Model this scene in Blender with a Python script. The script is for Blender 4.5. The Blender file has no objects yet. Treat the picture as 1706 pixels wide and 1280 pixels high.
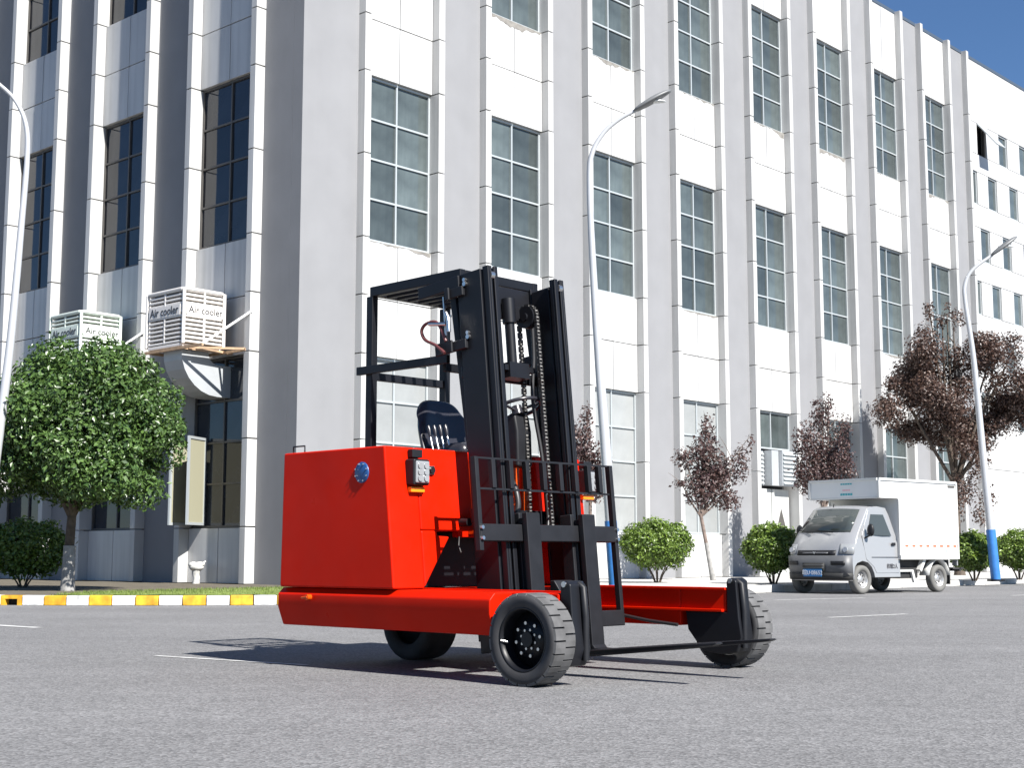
import bpy, bmesh, math, random
from mathutils import Vector, Matrix, Euler
R = math.radians
sc = bpy.context.scene
col = sc.collection
random.seed(7)

# ------------------------------------------------------------------ camera
cam_d = bpy.data.cameras.new('camera'); cam = bpy.data.objects.new('camera', cam_d); col.objects.link(cam)
cam.location = (0, 0, 0.77); cam.rotation_euler = (R(90) + 0.1214, 0, 0)
cam_d.sensor_width = 36; cam_d.lens = 2349.1 / 1706 * 36
cam_d.clip_start = 0.1; cam_d.clip_end = 3000
sc.camera = cam
# ------------------------------------------------------------------ world, sun, exposure
SUN = Vector((0.618 * 0.731, -0.786 * 0.731, 0.682)).normalized()
w = bpy.data.worlds.new('World'); sc.world = w; w.use_nodes = True
nt = w.node_tree; nt.nodes.clear()
sky = nt.nodes.new('ShaderNodeTexSky'); sky.sky_type = 'NISHITA'; sky.sun_disc = False
sky.sun_elevation = math.asin(SUN.z); sky.sun_rotation = math.atan2(SUN.x, SUN.y)
sky.air_density = 1.0; sky.dust_density = 0.0; sky.ozone_density = 9.0
bg = nt.nodes.new('ShaderNodeBackground'); bg.inputs['Strength'].default_value = 0.05
wo = nt.nodes.new('ShaderNodeOutputWorld')
nt.links.new(sky.outputs[0], bg.inputs[0]); nt.links.new(bg.outputs[0], wo.inputs[0])
sd = bpy.data.lights.new('sun', 'SUN'); sd.energy = 5.0; sd.angle = R(0.55); sd.color = (1, 0.965, 0.91)
so = bpy.data.objects.new('sun', sd); col.objects.link(so)
so.rotation_euler = SUN.to_track_quat('Z', 'Y').to_euler(); so.location = (20, -30, 40)
sc.view_settings.view_transform = 'Standard'; sc.view_settings.look = 'None'
sc.view_settings.exposure = 1.25; sc.view_settings.gamma = 1.0; sc.view_settings.use_curve_mapping = False
sc.cycles.use_denoising = True
sc.cycles.max_bounces = 8

# ------------------------------------------------------------------ materials
MATS = {}
def mat(name, color, rough=0.6, metal=0.0, spec=0.5, noise=None, bump=None, coat=0.0, streak=None, objrand=0, rvar=None, wave=None):
    """noise=(scale, amount[, detail]) value variation; bump=(scale, strength); streak=(amount, scale) vertical dirt"""
    if name in MATS: return MATS[name]
    m = bpy.data.materials.new(name); m.use_nodes = True
    t = m.node_tree; b = t.nodes['Principled BSDF']
    b.inputs['Base Color'].default_value = (*color, 1); b.inputs['Roughness'].default_value = rough
    b.inputs['Metallic'].default_value = metal; b.inputs['Specular IOR Level'].default_value = spec
    b.inputs['Coat Weight'].default_value = coat; b.inputs['Coat Roughness'].default_value = 0.06
    src = None
    tc = t.nodes.new('ShaderNodeTexCoord')
    if noise:
        n = t.nodes.new('ShaderNodeTexNoise'); n.inputs['Scale'].default_value = noise[0]
        n.inputs['Detail'].default_value = noise[2] if len(noise) > 2 else 5
        t.links.new(tc.outputs['Object'], n.inputs['Vector'])
        mr = t.nodes.new('ShaderNodeMapRange'); mr.inputs['From Min'].default_value = .3; mr.inputs['From Max'].default_value = .7
        mr.inputs['To Min'].default_value = 1 - noise[1]; mr.inputs['To Max'].default_value = 1 + noise[1] * .6
        t.links.new(n.outputs['Fac'], mr.inputs['Value']); src = mr.outputs[0]
    if streak:
        mp = t.nodes.new('ShaderNodeMapping'); mp.inputs['Scale'].default_value = (streak[1], streak[1], streak[1] * .06)
        t.links.new(tc.outputs['Object'], mp.inputs['Vector'])
        n2 = t.nodes.new('ShaderNodeTexNoise'); n2.inputs['Scale'].default_value = 1; n2.inputs['Detail'].default_value = 6
        t.links.new(mp.outputs[0], n2.inputs['Vector'])
        m2 = t.nodes.new('ShaderNodeMapRange'); m2.inputs['From Min'].default_value = .45; m2.inputs['From Max'].default_value = .75
        m2.inputs['To Min'].default_value = 1; m2.inputs['To Max'].default_value = 1 - streak[0]
        t.links.new(n2.outputs['Fac'], m2.inputs['Value'])
        if src:
            mm = t.nodes.new('ShaderNodeMath'); mm.operation = 'MULTIPLY'
            t.links.new(src, mm.inputs[0]); t.links.new(m2.outputs[0], mm.inputs[1]); src = mm.outputs[0]
        else: src = m2.outputs[0]
    if objrand:
        oi = t.nodes.new('ShaderNodeObjectInfo'); r3 = t.nodes.new('ShaderNodeMapRange')
        r3.inputs['To Min'].default_value = 1 - objrand; r3.inputs['To Max'].default_value = 1 + objrand
        t.links.new(oi.outputs['Random'], r3.inputs['Value'])
        if src:
            mm = t.nodes.new('ShaderNodeMath'); mm.operation = 'MULTIPLY'
            t.links.new(src, mm.inputs[0]); t.links.new(r3.outputs[0], mm.inputs[1]); src = mm.outputs[0]
        else: src = r3.outputs[0]
    if rvar:
        nr = t.nodes.new('ShaderNodeTexNoise'); nr.inputs['Scale'].default_value = rvar[0]; nr.inputs['Detail'].default_value = 7
        t.links.new(tc.outputs['Object'], nr.inputs['Vector'])
        rr = t.nodes.new('ShaderNodeMapRange'); rr.inputs['From Min'].default_value = .3; rr.inputs['From Max'].default_value = .7
        rr.inputs['To Min'].default_value = max(.03, rough - rvar[1]); rr.inputs['To Max'].default_value = rough + rvar[1]
        t.links.new(nr.outputs['Fac'], rr.inputs['Value']); t.links.new(rr.outputs[0], b.inputs['Roughness'])
    if src:
        mx = t.nodes.new('ShaderNodeVectorMath'); mx.operation = 'SCALE'
        mx.inputs[0].default_value = color; t.links.new(src, mx.inputs['Scale'])
        t.links.new(mx.outputs[0], b.inputs['Base Color'])
    if bump:
        nb = t.nodes.new('ShaderNodeTexNoise'); nb.inputs['Scale'].default_value = bump[0]; nb.inputs['Detail'].default_value = 4
        t.links.new(tc.outputs['Object'], nb.inputs['Vector'])
        bn = t.nodes.new('ShaderNodeBump'); bn.inputs['Strength'].default_value = bump[1]; bn.inputs['Distance'].default_value = .01
        t.links.new(nb.outputs['Fac'], bn.inputs['Height']); t.links.new(bn.outputs[0], b.inputs['Normal'])
    MATS[name] = m
    return m

def leaf_mat(name, c1, c2, rough=.45, trans=.25):
    m = bpy.data.materials.new(name); m.use_nodes = True; t = m.node_tree; t.nodes.clear()
    o = t.nodes.new('ShaderNodeOutputMaterial'); b = t.nodes.new('ShaderNodeBsdfPrincipled')
    geo = t.nodes.new('ShaderNodeNewGeometry'); ramp = t.nodes.new('ShaderNodeValToRGB')
    ramp.color_ramp.elements[0].color = (*c1, 1); ramp.color_ramp.elements[1].color = (*c2, 1)
    t.links.new(geo.outputs['Random Per Island'], ramp.inputs[0]); t.links.new(ramp.outputs[0], b.inputs['Base Color'])
    b.inputs['Roughness'].default_value = rough; b.inputs['Specular IOR Level'].default_value = .5
    tr = t.nodes.new('ShaderNodeBsdfTranslucent'); t.links.new(ramp.outputs[0], tr.inputs[0])
    mx = t.nodes.new('ShaderNodeMixShader'); mx.inputs[0].default_value = trans
    t.links.new(b.outputs[0], mx.inputs[1]); t.links.new(tr.outputs[0], mx.inputs[2]); t.links.new(mx.outputs[0], o.inputs[0])
    return m

def asphalt():
    m = bpy.data.materials.new('asphalt'); m.use_nodes = True; t = m.node_tree; b = t.nodes['Principled BSDF']
    tc = t.nodes.new('ShaderNodeTexCoord')
    def noise(scale, det, rough=.6):
        n = t.nodes.new('ShaderNodeTexNoise'); n.inputs['Scale'].default_value = scale; n.inputs['Detail'].default_value = det
        n.inputs['Roughness'].default_value = rough
        t.links.new(tc.outputs['Object'], n.inputs['Vector']); return n
    def rng(s, a, c, lo, hi):
        r = t.nodes.new('ShaderNodeMapRange'); r.inputs[1].default_value = a; r.inputs[2].default_value = c
        r.inputs[3].default_value = lo; r.inputs[4].default_value = hi; t.links.new(s, r.inputs[0]); return r.outputs[0]
    def mul(a, c):
        q = t.nodes.new('ShaderNodeMath'); q.operation = 'MULTIPLY'; t.links.new(a, q.inputs[0]); t.links.new(c, q.inputs[1]); return q.outputs[0]
    big = noise(.35, 4); mid = noise(6, 6, .75); vor = t.nodes.new('ShaderNodeTexVoronoi'); vor.inputs['Scale'].default_value = 75
    t.links.new(tc.outputs['Object'], vor.inputs['Vector'])
    v2 = t.nodes.new('ShaderNodeSeparateColor'); t.links.new(vor.outputs['Color'], v2.inputs[0])
    mp = t.nodes.new('ShaderNodeMapping'); mp.inputs['Rotation'].default_value = (0, 0, .83); mp.inputs['Scale'].default_value = (.05, .8, 1); t.links.new(tc.outputs['Object'], mp.inputs['Vector'])
    trk = t.nodes.new('ShaderNodeTexNoise'); trk.inputs['Scale'].default_value = 1.0; trk.inputs['Detail'].default_value = 5; t.links.new(mp.outputs[0], trk.inputs['Vector'])
    spot = noise(1.7, 3, .5)
    big2 = mul(rng(trk.outputs['Fac'], .35, .65, .93, 1.05), rng(spot.outputs['Fac'], .62, .78, 1.0, .86))
    f = mul(big2, mul(rng(big.outputs['Fac'], .3, .7, .88, 1.1), mul(rng(mid.outputs['Fac'], .3, .7, .86, 1.12), rng(v2.outputs[0], 0, 1, .62, 1.35))))
    sp = t.nodes.new('ShaderNodeVectorMath'); sp.operation = 'SCALE'; sp.inputs[0].default_value = (.156, .155, .157)
    t.links.new(f, sp.inputs['Scale']); t.links.new(sp.outputs[0], b.inputs['Base Color'])
    b.inputs['Roughness'].default_value = .82; b.inputs['Specular IOR Level'].default_value = .35
    bn = t.nodes.new('ShaderNodeBump'); bn.inputs['Strength'].default_value = .55; bn.inputs['Distance'].default_value = .006
    t.links.new(vor.outputs['Distance'], bn.inputs['Height']); t.links.new(bn.outputs[0], b.inputs['Normal'])
    return m

M_asph = asphalt()
M_panel = mat('white_cladding', (.47, .47, .465), .32, noise=(.7, .07), streak=(.22, 4), objrand=.06)
M_fin = mat('fin_cladding', (.44, .44, .435), .4, noise=(.8, .07), streak=(.2, 5), objrand=.07)
M_strip = mat('grey_plaster', (.200, .203, .213), .8, noise=(1.1, .06), streak=(.06, 1.2), bump=(30, .08))
M_core = mat('dark_joint', (.05, .05, .055), .8)
M_cap = mat('roof_capping', (.05, .07, .10), .5)
M_frame = mat('window_aluminium', (.42, .45, .46), .4, metal=.3)
M_dframe = mat('dark_bronze_frame', (.07, .065, .06), .45)
M_glass = mat('grimy_window_glass', (.070, .086, .087), .06, spec=.62, noise=(1.3, .4, 7), streak=(.3, 3), objrand=.38, bump=(1.1, .06))
M_glassd = mat('dark_window_glass', (.020, .024, .032), .06, spec=.55, noise=(1.3, .3, 7), objrand=.35, bump=(1.1, .05))
M_frost = mat('frosted_window_glass', (.25, .26, .26), .25, noise=(1.5, .12), objrand=.12)
M_concrete = mat('pavement_concrete', (.42, .41, .39), .85, noise=(1.6, .12, 8), bump=(60, .15))
M_kw = mat('kerb_white_paint', (.66, .66, .65), .7, noise=(7, .38, 9), streak=(.3, 9))
M_ky = mat('kerb_yellow_paint', (.66, .35, .02), .65, noise=(7, .38, 9), streak=(.3, 9))
M_kg = mat('kerb_stone_grey', (.50, .49, .47), .8, noise=(5, .15, 8))
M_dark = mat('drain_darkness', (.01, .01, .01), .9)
M_line = mat('worn_road_paint', (.46, .46, .45), .8, noise=(9, .35, 8))
M_red = mat('red_machine_paint', (.47, .0095, .001), .40, spec=.09, noise=(2.2, .10, 9), rvar=(5, .14), bump=(2.5, .03))
M_orange = mat('sunlit_red_paint', (.52, .062, .003), .36, spec=.22, noise=(3, .08, 8))  # machine red turned orange: strong sunlight put into the colour
M_blk = mat('black_machine_paint', (.007, .0075, .010), .42, spec=.3, noise=(5, .2))
M_blkm = mat('black_matt_steel', (.010, .0105, .013), .5, spec=.3, noise=(9, .25))
M_rub = mat('tyre_rubber', (.040, .040, .043), .75, spec=.3, noise=(7, .35, 9))
M_tread = mat('dusty_lit_tread_rubber', (.090, .090, .092), .85, noise=(9, .4, 9))  # dust plus sun on the tread put into colour; sidewalls kept darker
M_steel = mat('bright_bolt_steel', (.62, .62, .62), .3, metal=1)
M_chain = mat('chain_plate_steel', (.035, .034, .034), .45, metal=.4)
M_pin = mat('chain_pin_steel', (.26, .25, .235), .45, metal=.3)
M_vinyl = mat('black_seat_vinyl', (.022, .022, .028), .28, bump=(40, .05))
M_blue = mat('blue_cover_plate', (.012, .06, .19), .4)
M_lens = mat('clear_lamp_lens', (.22, .23, .24), .1, spec=.8)
M_amber = mat('amber_lens', (.85, .22, .01), .25)
M_hose = mat('hydraulic_hose', (.018, .018, .02), .45)
M_silver = mat('silver_car_paint', (.32, .325, .335), .3, metal=.35, coat=.3)
M_bump = mat('grey_bumper_plastic', (.085, .088, .095), .5, noise=(6, .1))
M_box = mat('white_box_panel', (.74, .74, .72), .4, noise=(1.2, .05), streak=(.08, 3))
M_boxtrim = mat('box_edge_trim', (.60, .60, .58), .4, metal=.2)
M_cabglass = mat('vehicle_glass', (.045, .052, .05), .05, spec=.7)
M_under = mat('underbody_black', (.02, .02, .02), .7)
M_rimw = mat('steel_wheel_silver', (.50, .50, .50), .35, metal=.7)
M_plate = mat('number_plate_blue', (.02, .17, .42), .4)
M_white = mat('white_paint', (.78, .78, .77), .5)
M_teal = mat('teal_print', (.05, .38, .42), .5)
M_pink = mat('pink_print', (.75, .42, .45), .5)
M_redstripe = mat('red_reflective_tape', (.62, .12, .06), .4)
M_cream = mat('cooler_plastic', (.70, .67, .64), .5, noise=(2, .05))
M_creamg = mat('cooler_plastic_greenish', (.60, .66, .60), .5, noise=(2, .05))
M_txt = mat('grey_lettering', (.045, .045, .05), .5)
M_galv = mat('galvanised_sheet', (.40, .42, .44), .45, metal=.25, noise=(3, .08))
M_rust = mat('rusty_angle_steel', (.42, .28, .17), .7, noise=(8, .3))
M_pole = mat('lamp_pole_paint', (.42, .43, .45), .35, metal=.15, noise=(1.5, .06))
M_poleblue = mat('blue_pole_paint', (.03, .15, .42), .45, noise=(5, .15))
M_lamphead = mat('lamp_head_grey', (.13, .135, .14), .45)
M_bark = mat('bark', (.085, .065, .05), .9, noise=(10, .4, 8), bump=(25, .6))
M_barkl = mat('pale_bark', (.17, .13, .11), .9, noise=(10, .4, 8), bump=(25, .6))
M_lime = mat('whitewashed_bark', (.26, .255, .245), .9, noise=(10, .3, 8), bump=(25, .4))
M_soil = mat('soil', (.10, .085, .06), .95, noise=(3, .3, 8))
M_grass = mat('lawn_green', (.14, .19, .035), .9, noise=(4, .3, 8))
L_green = leaf_mat('broadleaf_green', (.026, .058, .015), (.095, .165, .04), .36, .18)
L_bush = leaf_mat('hedge_green', (.050, .095, .014), (.17, .25, .04), .38, .25)
L_purple = leaf_mat('plum_leaf', (.046, .024, .027), (.105, .062, .054), .45, .22)
L_purp2 = leaf_mat('plum_leaf_brown', (.042, .023, .020), (.115, .068, .050), .45, .22)
L_grass = leaf_mat('grass_blade', (.07, .11, .02), (.20, .25, .06), .6, .3)

# ------------------------------------------------------------------ mesh helpers
class MB:
    def __init__(s): s.v = []; s.f = []; s.smooth = set()
    def add(s, vs, fs, smooth=False):
        k = len(s.v); s.v += [tuple(p) for p in vs]
        for f in fs:
            if smooth: s.smooth.add(len(s.f))
            s.f.append(tuple(i + k for i in f))
        return s
    def box(s, x0, x1, y0, y1, z0, z1):
        vs = [(x, y, z) for z in (z0, z1) for y in (y0, y1) for x in (x0, x1)]
        return s.add(vs, [(0, 2, 3, 1), (4, 5, 7, 6), (0, 1, 5, 4), (2, 6, 7, 3), (0, 4, 6, 2), (1, 3, 7, 5)])
    def hexa(s, b, t):
        """b,t: four points each, counter-clockwise seen from above"""
        return s.add(list(b) + list(t), [(3, 2, 1, 0), (4, 5, 6, 7), (0, 1, 5, 4), (1, 2, 6, 5), (2, 3, 7, 6), (3, 0, 4, 7)])
    def prism(s, poly, vec):
        n = len(poly); vec = Vector(vec); p = [Vector(q) for q in poly]
        nm = Vector((0, 0, 0))
        for i in range(n): nm += p[i].cross(p[(i + 1) % n])
        if nm.dot(vec) > 0: p.reverse()
        vs = p + [q + vec for q in p]
        return s.add(vs, [tuple(range(n)), tuple(range(2 * n - 1, n - 1, -1))] + [((i + 1) % n, i, i + n, (i + 1) % n + n) for i in range(n)])
    def bar(s, a, b, w, h, up=(0, 0, 1)):
        a = Vector(a); b = Vector(b); d = (b - a).normalized(); up = Vector(up)
        if abs(d.dot(up)) > .98: up = Vector((1, 0, 0))
        x = d.cross(up).normalized(); y = x.cross(d)
        q = [x * (w / 2) * i + y * (h / 2) * j for i, j in ((-1, -1), (1, -1), (1, 1), (-1, 1))]
        return s.prism([a + k for k in q], b - a)
    def tube(s, pts, rad, n=10, caps=True):
        pts = [Vector(p) for p in pts]; m = len(pts)
        if not isinstance(rad, (list, tuple)): rad = [rad] * m
        vs = []; x = None
        for i, p in enumerate(pts):
            d = (pts[min(i + 1, m - 1)] - pts[max(i - 1, 0)]).normalized()
            if x is None: x = d.orthogonal().normalized()
            x = (x - d * x.dot(d)).normalized(); y = d.cross(x)
            vs += [p + (x * math.cos(2 * math.pi * k / n) + y * math.sin(2 * math.pi * k / n)) * rad[i] for k in range(n)]
        fs = [(i * n + k, i * n + (k + 1) % n, (i + 1) * n + (k + 1) % n, (i + 1) * n + k) for i in range(m - 1) for k in range(n)]
        s.add(vs, fs, True)
        if caps:
            s.add(vs[:n], [tuple(range(n - 1, -1, -1))]); s.add(vs[(m - 1) * n:], [tuple(range(n))])
        return s
    def stube(s, pts, rad, n=8, sub=6):
        P = [Vector(p) for p in pts]; out = []
        for i in range(len(P) - 1):
            p0, p1, p2, p3 = P[max(i - 1, 0)], P[i], P[i + 1], P[min(i + 2, len(P) - 1)]
            for k in range(sub):
                t = k / sub; out.append(.5 * ((2 * p1) + (p2 - p0) * t + (2 * p0 - 5 * p1 + 4 * p2 - p3) * t * t + (3 * p1 - p0 - 3 * p2 + p3) * t ** 3))
        out.append(P[-1]); return s.tube(out, rad, n)
    def cyl(s, a, b, r, n=20): return s.tube([a, b], r, n)
    def lathe(s, prof, c, axis='y', n=40, closed=False):
        """prof: list of (r, t): radius and position along axis through c"""
        vs = []; c = Vector(c)
        for r, t in prof:
            for k in range(n):
                u = 2 * math.pi * k / n; a, b = r * math.cos(u), r * math.sin(u)
                vs.append(c + Vector({'y': (a, t, b), 'x': (t, a, b), 'z': (a, b, t)}[axis]))
        m = len(prof); fs = []
        for i in range(m if closed else m - 1):
            j = (i + 1) % m
            for k in range(n): fs.append((i * n + k, j * n + k, j * n + (k + 1) % n, i * n + (k + 1) % n))
        return s.add(vs, fs, True)
    def ball(s, c, r, n=12, m=8):
        c = Vector(c); r = Vector(r) if not isinstance(r, (int, float)) else Vector((r, r, r))
        vs = [c + Vector((r.x * math.sin(math.pi * i / m) * math.cos(2 * math.pi * k / n), r.y * math.sin(math.pi * i / m) * math.sin(2 * math.pi * k / n), r.z * math.cos(math.pi * i / m))) for i in range(m + 1) for k in range(n)]
        fs = [(i * n + k, (i + 1) * n + k, (i + 1) * n + (k + 1) % n, i * n + (k + 1) % n) for i in range(m) for k in range(n)]
        return s.add(vs, fs, True)
    def mesh(s, name, m):
        me = bpy.data.meshes.new(name); me.from_pydata(s.v, [], s.f)
        for i in s.smooth: me.polygons[i].use_smooth = True
        me.materials.append(m); me.update(); return me
    def build(s, name, m, parent=None, bevel=0, loc=None, rot=None, fix=False):
        me = s.mesh(name, m)
        if fix:
            bm = bmesh.new(); bm.from_mesh(me); bmesh.ops.recalc_face_normals(bm, faces=bm.faces); bm.to_mesh(me); bm.free()
        return link(name, me, parent, bevel, loc, rot)
def link(name, me, parent=None, bevel=0, loc=None, rot=None):
    o = bpy.data.objects.new(name, me); col.objects.link(o)
    if parent: o.parent = parent
    if loc is not None: o.location = loc
    if rot is not None: o.rotation_euler = rot
    if bevel:
        b = o.modifiers.new('bevel', 'BEVEL'); b.width = bevel; b.segments = 2; b.limit_method = 'ANGLE'; b.angle_limit = R(35)
        o.modifiers.new('wn', 'WEIGHTED_NORMAL')
    return o
def tag(o, label, cat, group=None):
    o['label'] = label; o['category'] = cat
    if group: o['group'] = group
    return o
def empty(name, loc, rz=0):
    o = bpy.data.objects.new(name, None); col.objects.link(o); o.location = loc; o.rotation_euler = (0, 0, rz); o.empty_display_size = .2; return o
def struct(o): o['kind'] = 'structure'; return o
def text_mesh(name, body, size, m, parent, loc, rot, extrude=.002, align='CENTER'):
    cu = bpy.data.curves.new(name, 'FONT'); cu.body = body; cu.size = size; cu.extrude = extrude
    cu.align_x = align; cu.align_y = 'CENTER'; cu.resolution_u = 3; cu.offset = size * .012
    t = bpy.data.objects.new(name, cu); col.objects.link(t)
    bpy.context.view_layer.update()
    me = bpy.data.meshes.new_from_object(t.evaluated_get(bpy.context.evaluated_depsgraph_get()))
    bpy.data.objects.remove(t); bpy.data.curves.remove(cu)
    me.materials.clear(); me.materials.append(m)
    return link(name, me, parent, 0, loc, rot)

# ------------------------------------------------------------------ frames
AB = .8323                                   # building yaw
UB = Vector((math.cos(AB), math.sin(AB), 0)); VB = Vector((-math.sin(AB), math.cos(AB), 0))
CORNER = UB * 19.17 + VB * 23.7
def bw(a, d, z=0): return CORNER + UB * a + VB * d + Vector((0, 0, z))     # building frame -> world

# ------------------------------------------------------------------ ground
g = MB().add([(-700, -200, 0), (700, -200, 0), (700, 1200, 0), (-700, 1200, 0)], [(0, 1, 2, 3)]).build('road', M_asph); struct(g)
# kerb line in building u,v frame (relative to the camera foot): straight v = 16, arc, then u = 9.8
def kerb_path():
    pts = []
    cu, cv, rr = 19.6, 25.9, 9.75
    for i in range(60): pts.append((60 - i * (60 - cu) / 60, cv - rr))
    L = rr * math.pi / 2; n = int(L / .36)
    for i in range(n): a = -math.pi / 2 - (math.pi / 2) * i / n; pts.append((cu + rr * math.cos(a), cv + rr * math.sin(a)))
    for i in range(60): pts.append((cu - rr, cv + i * .36))
    return pts
kp = [UB * u + VB * v for u, v in kerb_path()]
def offset(pts, d):
    out = []
    for i, p in enumerate(pts):
        t = (pts[min(i + 1, len(pts) - 1)] - pts[max(i - 1, 0)]).normalized(); out.append(p + Vector((t.y, -t.x, 0)) * d)
    return out
# inner side (towards the building)
side_sign = 1 if (offset(kp, 1)[90] - CORNER).length < (kp[90] - CORNER).length else -1
kin = offset(kp, .14 * side_sign)
# pavement sheet: from the kerb to far behind the building
pv = kin + [UB * 9.85 + VB * 75, UB * 75 + VB * 75, UB * 75 + VB * 16.3]
pm = MB(); n = len(pv)
pm.add([(p.x, p.y, .146) for p in pv], [tuple(range(n))])
po = pm.build('pavement', M_concrete, fix=True); struct(po)
if po.data.polygons[0].normal.z < 0: po.data.flip_normals()
kerb = struct(empty('kerb', (0, 0, 0)))
bi = min(range(len(kp) - 1), key=lambda k: (kp[k].lerp(kp[k + 1], .5) - Vector((-7.7, 22.64, 0))).length)
for i in range(len(kp) - 1):
    a, b, c, d = kp[i], kp[i + 1], kin[i + 1], kin[i]
    gap = .006
    t = (b - a).normalized() * gap; t2 = (c - d).normalized() * gap
    a2, b2, c2, d2 = a + t, b - t, c - t2, d + t2
    fwd_ok = side_sign
    z = Vector((0, 0, .155))
    quad = [a2, b2, c2, d2]
    if (b2 - a2).cross(d2 - a2).z < 0: quad = [d2, c2, b2, a2]
    if i < 58: m = M_kg
    else: m = M_ky if (i % 2) else M_kw
    mb = MB()
    if i in (bi, bi + 2):        # drain inlet: opening in the kerb face
        m = M_ky if i == bi else M_kw
        mb.hexa([q + Vector((0, 0, .10)) for q in quad], [q + z for q in quad])
        for e in (0, 1):
            k0, k1 = (a2, a2 + (b2 - a2) * .2) if e == 0 else (b2 - (b2 - a2) * .2, b2)
            h0, h1 = (d2, d2 + (c2 - d2) * .2) if e == 0 else (c2 - (c2 - d2) * .2, c2)
            qq = [k0, k1, h1, h0]
            if (k1 - k0).cross(h0 - k0).z < 0: qq.reverse()
            mb.hexa(qq, [q + Vector((0, 0, .099)) for q in qq])
        o = mb.build('drain_kerb', m, kerb)
        inner = [q + (CORNER - q).normalized() * .12 for q in (a2, b2)]
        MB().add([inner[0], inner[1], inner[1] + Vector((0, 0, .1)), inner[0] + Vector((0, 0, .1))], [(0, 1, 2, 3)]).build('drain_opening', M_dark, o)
    else:
        jz = Vector((0, 0, random.uniform(-.004, .004)))
        mb.hexa(quad, [q + z + jz for q in quad]).build('kerb_stone', m, kerb, bevel=.012)
# road markings (worn)
for k, (p, q, wd) in enumerate([((-6.9, 16.9), (-5.08, 15.34), .13), ((3.95, 17.85), (5.23, 18.94), .10), ((4.6, 24.9), (6.47, 26.17), .12), ((-2.75, 11.06), (-1.45, 10.13), .06), ((9.7, 27.7), (12.2, 29.8), .12)]):
    a = Vector((*p, 0)); b = Vector((*q, 0)); d = (b - a).normalized(); nn = Vector((-d.y, d.x, 0)) * wd / 2
    z = Vector((0, 0, .004))
    o = MB().add([a - nn + z, b - nn + z, b + nn + z, a + nn + z], [(0, 1, 2, 3)]).build('road_marking', M_line); struct(o)
# planting bed between the kerb corner and the left facade
bi0 = 62; bed = [Vector((p.x, p.y, .150)) for p in offset(kp, .45 * side_sign)[bi0:]]
ring = bed + [UB * 10.4 + VB * 60 + Vector((0, 0, .15)), UB * 19.2 + VB * 60 + Vector((0, 0, .15)), UB * 19.2 + VB * 23.75 + Vector((0, 0, .15)), UB * 21.5 + VB * 23.7 + Vector((0, 0, .15))]
bo2 = MB().add(ring, [tuple(range(len(ring)))]).build('planting_bed', M_soil)
if bo2.data.polygons[0].normal.z < 0: bo2.data.flip_normals()
struct(bo2)
# planting strip of lawn on the corner
def lawn():
    mb = MB(); N = 40; inner = offset(kp, .16 * side_sign); outer = offset(kp, 2.0 * side_sign)
    idx = list(range(57, 87)); vs = []
    for i in idx:
        for k in range(7):
            f = k / 6; p = inner[i].lerp(outer[i], f); e = math.sin(math.pi * (i - 57) / 29)
            vs.append((p.x, p.y, .154 + .08 * math.sin(min(1, f * 1.6) * math.pi / 2) * max(.15, e) + random.uniform(0, .01)))
    fs = [(r * 7 + k, r * 7 + k + 1, r * 7 + k + 8, r * 7 + k + 7) for r in range(len(idx) - 1) for k in range(6)]
    mb.add(vs, fs, True)
    o = mb.build('lawn', M_grass, fix=True); o['kind'] = 'structure'
    b = MB()
    for q in range(9000):
        i = random.uniform(0, len(idx) - 1.01); f = random.random()
        a0 = int(i); p = inner[57 + a0].lerp(inner[58 + a0], i - a0).lerp(outer[57 + a0].lerp(outer[58 + a0], i - a0), f)
        e = math.sin(math.pi * i / 29); z = .15 + .08 * math.sin(min(1, f * 1.6) * math.pi / 2) * max(.15, e)
        u = random.uniform(0, 6.28); h = random.uniform(.02, .06); wv = Vector((math.cos(u), math.sin(u), 0)) * .006
        tip = Vector((random.uniform(-.02, .02), random.uniform(-.02, .02), h))
        p = Vector((p.x, p.y, z)); b.add([p - wv, p + wv, p + tip], [(0, 1, 2)])
    o2 = b.build('grass', L_grass); o2['kind'] = 'stuff'; o2['label'] = 'short green grass growing behind the yellow and white kerb'; o2['category'] = 'grass'
lawn()

# ------------------------------------------------------------------ factory building
bld = empty('factory_building', CORNER, AB)
tag(bld, 'tall white panelled factory building with projecting fins and narrow glazed bays', 'building')
Z_TOP = 21.1
SILL = [1.40, 7.955, 14.58]; HEAD = [5.28, 11.86, 18.47]
FIN_Z = [.15, 1.40, 3.34, 5.28, 6.62, 7.955, 9.9, 11.86, 13.22, 14.58, 16.52, 18.47, 21.12]
def rb(side, a0, a1, d0, d1, z0, z1, mb=None):
    mb = mb or MB()
    if side == 'R': return mb.box(a0, a1, d0, d1, z0, z1)
    return mb.box(d0, d1, a0, a1, z0, z1)
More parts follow.
